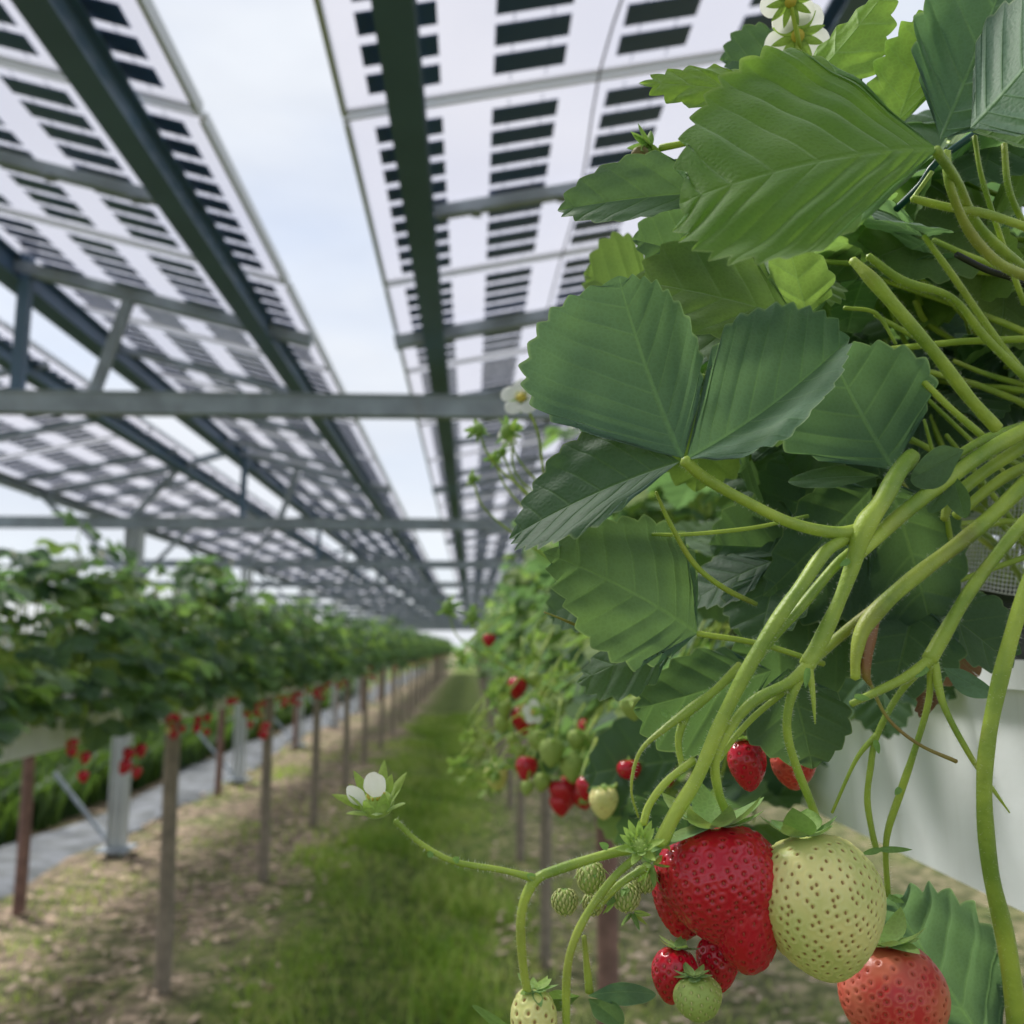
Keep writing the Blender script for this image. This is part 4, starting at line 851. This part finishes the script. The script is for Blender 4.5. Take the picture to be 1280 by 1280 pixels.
for (x, y, d, ang, ln) in ((1010, 835, .300, 1.7, 26), (1062, 700, .310, 2.6, 16), (1068, 870, .312, .2, 20), (1094, 925, .322, 1.3, 18), (1126, 985, .320, 2.3, 12), (568, 1077, .28, -.8, 9), (540, 1065, .28, 2.2, 8), (668, 1098, .284, -2.6, 12), (760, 1060, .288, -2.6, 14),
                           (1100, 1062, .324, 0, 40), (1100, 1062, .324, 2.9, 26), (1110, 1120, .326, .4, 22), (835, 895, .303, -2.4, 14), (1160, 835, .315, 2.5, 22), (1195, 575, .335, 2.9, 20)):
    m = MB(); p0 = P(x, y, d); p1 = P(x + ln * math.cos(ang), y + ln * math.sin(ang), d); sepal(m, p0, p1 - p0, CAM - p0, np.linalg.norm(p1 - p0), .0011, .15, .4); fg(m, 'bract', SEPAL, FG)
# the opening white flower
m = MB(); c0 = P(472, 1008, .279); f = nrm(P(462, 940, .272) - c0); u = nrm(np.cross(f, CAM - c0)); v = np.cross(f, u)
ellipsoid(m, c0 + f * .0008, f, u, v, .0035, .0052, .0052, 16, 10, mat=2, tint=.95)
for i in range(15):
    th = i * 6.283 / 15; d = u * math.cos(th) + v * math.sin(th)
    sepal(m, c0 + d * .0036, f * 1.0 + d * (.85 if i % 2 else .3) + rng.normal(0, .12, 3), d, (.0115 if i % 2 else .009) * rng.uniform(.8, 1.1), .0019, .2, .85, 2)
for i, (a_, s_) in enumerate(((.15, 1.0), (2.6, .7))):
    d = (u * math.cos(a_) + v * math.sin(a_)); B = c0 + f * .002 - v * .002 + u * (.002 - .005 * (i)); T = B + nrm(f + d * (-.25 if i == 0 else .9)) * .0125 * s_; sdv = nrm(np.cross(T - B, CAM - B))
    M_ = (B + T) / 2; leaflet(m, B, T, M_ + sdv * .0034 * s_, M_ - sdv * .0034 * s_, n=0, seg=6, nr=6, mat=0, arch=-.15, wave=.05)
for i in range(14):
    th = i * 2.4; d = u * math.cos(th) + v * math.sin(th); ellipsoid(m, c0 + f * .0045 + d * .0025, f, u, v, .0006, .0004, .0004, mat=1)
fg(m, 'flower', [PETAL, POLLEN, SEPAL], FG, 'small white flower just opening, left of the berries')
# pale back of a flower and buds at the top
def flower_at(x, y, d, rpx, face, root, lab=None, op=1., stalk=None):
    m = MB(); c0 = P(x, y, d); blossom(m, c0, face, rpx / FPX * d, op, seed=int(x)); o = fg(m, 'flower', [PETAL, POLLEN, SEPAL], root, lab)
    if stalk: s_ = MB(); tube(s_, [c0] + [P(*q) for q in stalk], [.0011] * (len(stalk) + 1), 8, 5); fg(s_, 'flower_stalk', [STEM, HAIR], root, None, o)
flower_at(997, 45, .37, 36, (.2, 1, .5), FT, 'white flower seen from behind at the top edge', 1, [(1000, 95, .37), (1020, 160, .37)])
flower_at(988, 2, .36, 32, (.1, .8, .8), FT, None, 1, [(1000, 60, .37)])
flower_at(652, 498, .62, 24, (-.25, -1, .35), FB, 'blurred white blossom with yellow centre at the left edge', 1, [(672, 540, .62), (690, 620, .64), (760, 680, .66)])
flower_at(640, 545, .70, 16, (-.5, -.6, -.2), FB, None, .6, [(650, 600, .7), (740, 660, .7)])
flower_at(668, 890, .95, 14, (-.5, -.8, .1), FC)
m = MB(); c0 = P(812, 182, .35)
for i in range(26):
    dd = nrm(rng.normal(size=3) + nrm(P(795, 190, .35) - c0) * .9); sepal(m, c0, dd, rng.normal(size=3), .010 * rng.uniform(.6, 1), .0016, .2, rng.uniform(.4, .8))
tube(m, [P(905, 165, .345), P(860, 178, .347), P(825, 185, .35)], [.0015, .0014, .0016], 8, 4, mat=1); fg(m, 'bud', [SEPAL, STEM], FT, 'spiky green and brown bud on a short stalk above the narrow leaf')
m = MB(); ellipsoid(m, P(800, 192, .349), nrm([1, 0, .3]), nrm([-.3, 0, 1]), np.array([0, 1., 0]), .0035, .003, .003, 8, 6); fg(m, 'dried_petals', DRY, FT)
for (x, y, d, s_) in ((598, 537, .66, 13), (634, 540, .66, 15), (617, 573, .68, 10), (590, 598, .7, 9), (722, 402, .5, 7), (736, 420, .5, 6), (628, 565, .66, 9), (690, 640, .62, 10), (560, 760, 1.0, 14), (590, 770, 1.0, 12)):
    m = MB(); c0 = P(x, y, d); r = s_ / FPX * d; ellipsoid(m, c0, np.array([0, 0, 1.]), np.array([1., 0, 0]), np.array([0, 1., 0]), r * .7, r * .6, r * .6, 8, 6, tint=.7)
    for i in range(12):
        dd = nrm(rng.normal(size=3)); sepal(m, c0 + dd * r * .4, dd, rng.normal(size=3), r * 1.1, r * .25, .2, rng.uniform(.4, .9))
    o = fg(m, 'bud', SEPAL, FB); s2 = MB(); tube(s2, [c0, P(x + 22, y + 45, d), P(max(x + 90, 700), y + 110, d + .03)], [.0008, .001, .0012], 6, 5); fg(s2, 'bud_stalk', [STEM, HAIR], FB, None, o)
# cluster of berries hanging behind the foreground (about one metre away)
CL = [(656, 900, 1.05, 17, 'r'), (630, 886, 1.05, 14, 'g'), (628, 905, 1.05, 14, 'g'), (618, 972, .98, 15, 'c'), (648, 860, 1.1, 13, 'r'), (668, 850, 1.1, 12, 'g'), (700, 990, .95, 18, 'r'), (722, 994, .95, 16, 'r'), (714, 960, .93, 22, 'g'),
      (690, 940, .93, 22, 'g'), (670, 925, .95, 16, 'g'), (722, 925, .93, 16, 'g'), (660, 960, .97, 14, 'r'), (680, 978, .95, 15, 'g'), (786, 965, .62, 15, 'r'), (755, 1003, .60, 19, 'c'), (735, 985, .7, 14, 'r'), (600, 940, 1.05, 10, 'g'), (590, 920, 1.05, 9, 'g'), (612, 925, 1.02, 10, 'g'),
      (788, 885, .55, 20, 'g'), (612, 800, 1.3, 8, 'r'), (660, 985, .95, 12, 'g'), (700, 1005, .95, 14, 'r'), (640, 925, 1.0, 10, 'g'), (650, 940, 1.0, 11, 'g')]
for (x, y, d, r, kd) in CL:
    if kd == 'g': r *= .72
    R = r / FPX * d; t0 = P(x, y - r * 1.0, d); m = MB(); berry(m, t0, t0 + np.array([rng.normal(0, .15), rng.normal(0, .15), -1]) * R * 2.1, R, 50, (36, 26), dep=R * .03, sig=R * .07, seed=x, seedlen=R * .05)
    rt = FB if d < .8 else FC; o = fg(m, 'berry', {'r': [RED, SEED_R], 'c': [CREAM, SEED_C], 'g': [GREENB, SEED_G]}[kd], rt); c = MB(); calyx(c, t0, np.array([0, 0, -1.]), R, 10, 1.5 if kd == 'g' else .95, hug=.5, seed=x, tint=.75); fg(c, 'calyx', SEPAL, rt, None, o)
    s2 = MB(); tube(s2, [t0, P(x + rng.normal(0, 6), y - rng.uniform(15, 30), d + .01), P(x + rng.uniform(0, 40), y - rng.uniform(35, 70), d + .05)], [.0011, .0013, .0016], 6, 4); fg(s2, 'fruit_stalk', [STEM, HAIR], rt)
for i in range(26):
    x, y = random.uniform(570, 750), random.uniform(800, 990); d = random.uniform(.9, 1.1); m = MB(); c0 = P(x, y, d); r = random.uniform(8, 15) / FPX * d
    for k in range(14): dd = nrm(rng.normal(size=3)); sepal(m, c0 + dd * r * .2, dd, rng.normal(size=3), r * 1.2, r * .3, .2, rng.uniform(.6, 1))
    o = fg(m, 'bud', SEPAL, FC); s2 = MB(); tube(s2, [c0, P(x + 14, y - 25, d + .02), P(x + 50, y - 50, d + .06)], [.0009, .001, .0012], 5, 4); fg(s2, 'bud_stalk', [STEM, HAIR], FC, None, o)
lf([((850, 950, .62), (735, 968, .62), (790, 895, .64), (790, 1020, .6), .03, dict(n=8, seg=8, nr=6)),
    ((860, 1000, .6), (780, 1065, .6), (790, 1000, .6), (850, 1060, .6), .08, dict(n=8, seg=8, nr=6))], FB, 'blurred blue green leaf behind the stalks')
# random leaves filling the plant behind the sharp ones
def edge(y): return np.interp(y, [-50, 60, 130, 250, 350, 450, 560, 640, 700, 800, 860], [1130, 1130, 960, 880, 800, 765, 760, 725, 700, 745, 800])
rf = random.Random(21)
def fillers(root, cnt, dr, ylim, tints, extra):
    for i in range(cnt):
        y = rf.uniform(*ylim); x = rf.uniform(edge(y) + extra, 1330); d = rf.uniform(*dr)
        if x > 1150 and y > 600: continue
        c = P(x, y, d); m = MB(); n = nrm(np.array([rf.gauss(-.2, .5), rf.gauss(-.5, .4), rf.gauss(.7, .4)])); dv = nrm(np.array([rf.gauss(-.7, .6), rf.gauss(-.2, .5), rf.gauss(-.2, .5)]))
        trifol(m, c, dv, n, rf.uniform(.035, .055), rf.choice(tints), 8, 8, 6, rf, .12); o = fg(m, 'leaf', LEAF, root)
        s_ = MB(); bz = O(root) + np.array([rf.gauss(.0, .03), rf.gauss(0, .05), -.0]); mid = (c + bz) / 2 + np.array([rf.gauss(0, .02), rf.gauss(0, .02), .03])
        tube(s_, [bz, mid, c], [.0020, .0017, .0013], 8, 6, hairs=1200); fg(s_, 'petiole', [STEM, HAIR], root, None, o)
fillers(FG, 16, (.37, .46), (420, 790), [.1, .2, .35, .6], 90)
fillers(FT, 20, (.37, .48), (130, 560), [.15, .3, .5, .8], 100)
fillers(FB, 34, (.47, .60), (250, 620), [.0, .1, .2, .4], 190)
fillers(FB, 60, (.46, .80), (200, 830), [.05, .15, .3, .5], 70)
fillers(FC, 44, (.85, 1.25), (600, 960), [.0, .1, .3, .5], -80)
# drip pipes
m = MB(); tube(m, [P(1120, 262, .36), P(1150, 232, .35), P(1180, 195, .345), P(1290, 120, .34)], [.0016] * 4, 10, 6); tag(m.build('drip_pipe', DRIP), 'thin teal drip pipe crossing behind the broad leaf', 'pipe')
m = MB(); tube(m, [P(1195, 318, .34), P(1235, 338, .335), P(1275, 352, .33), P(1320, 385, .33)], [.0014] * 4, 10, 6); tag(m.build('drip_pipe', BLACKPIPE), 'thin black drip pipe among the upper right stalks', 'pipe')
# netting over the bag
m = MB(); nx2, nz2 = 90, 26; y0_, y1_ = .36, .66
def npnt(a, b): return np.array([.288 + .012 * b + .003 * math.sin(a * 9), y0_ + (y1_ - y0_) * a, EYE + .030 + .062 * b + .004 * math.sin(a * 14)])
for i in range(nx2 + 1):
    for j in range(nz2):
        m.beam(npnt(i / nx2, j / nz2), npnt(i / nx2, (j + 1) / nz2), .00045, .00045)
for j in range(nz2 + 1):
    for i in range(nx2):
        m.beam(npnt(i / nx2, j / nz2), npnt((i + 1) / nx2, j / nz2), .00045, .00045)
tag(m.build('netting', NET, smooth=False), 'scrap of white square mesh netting over the black grow bag', 'netting')
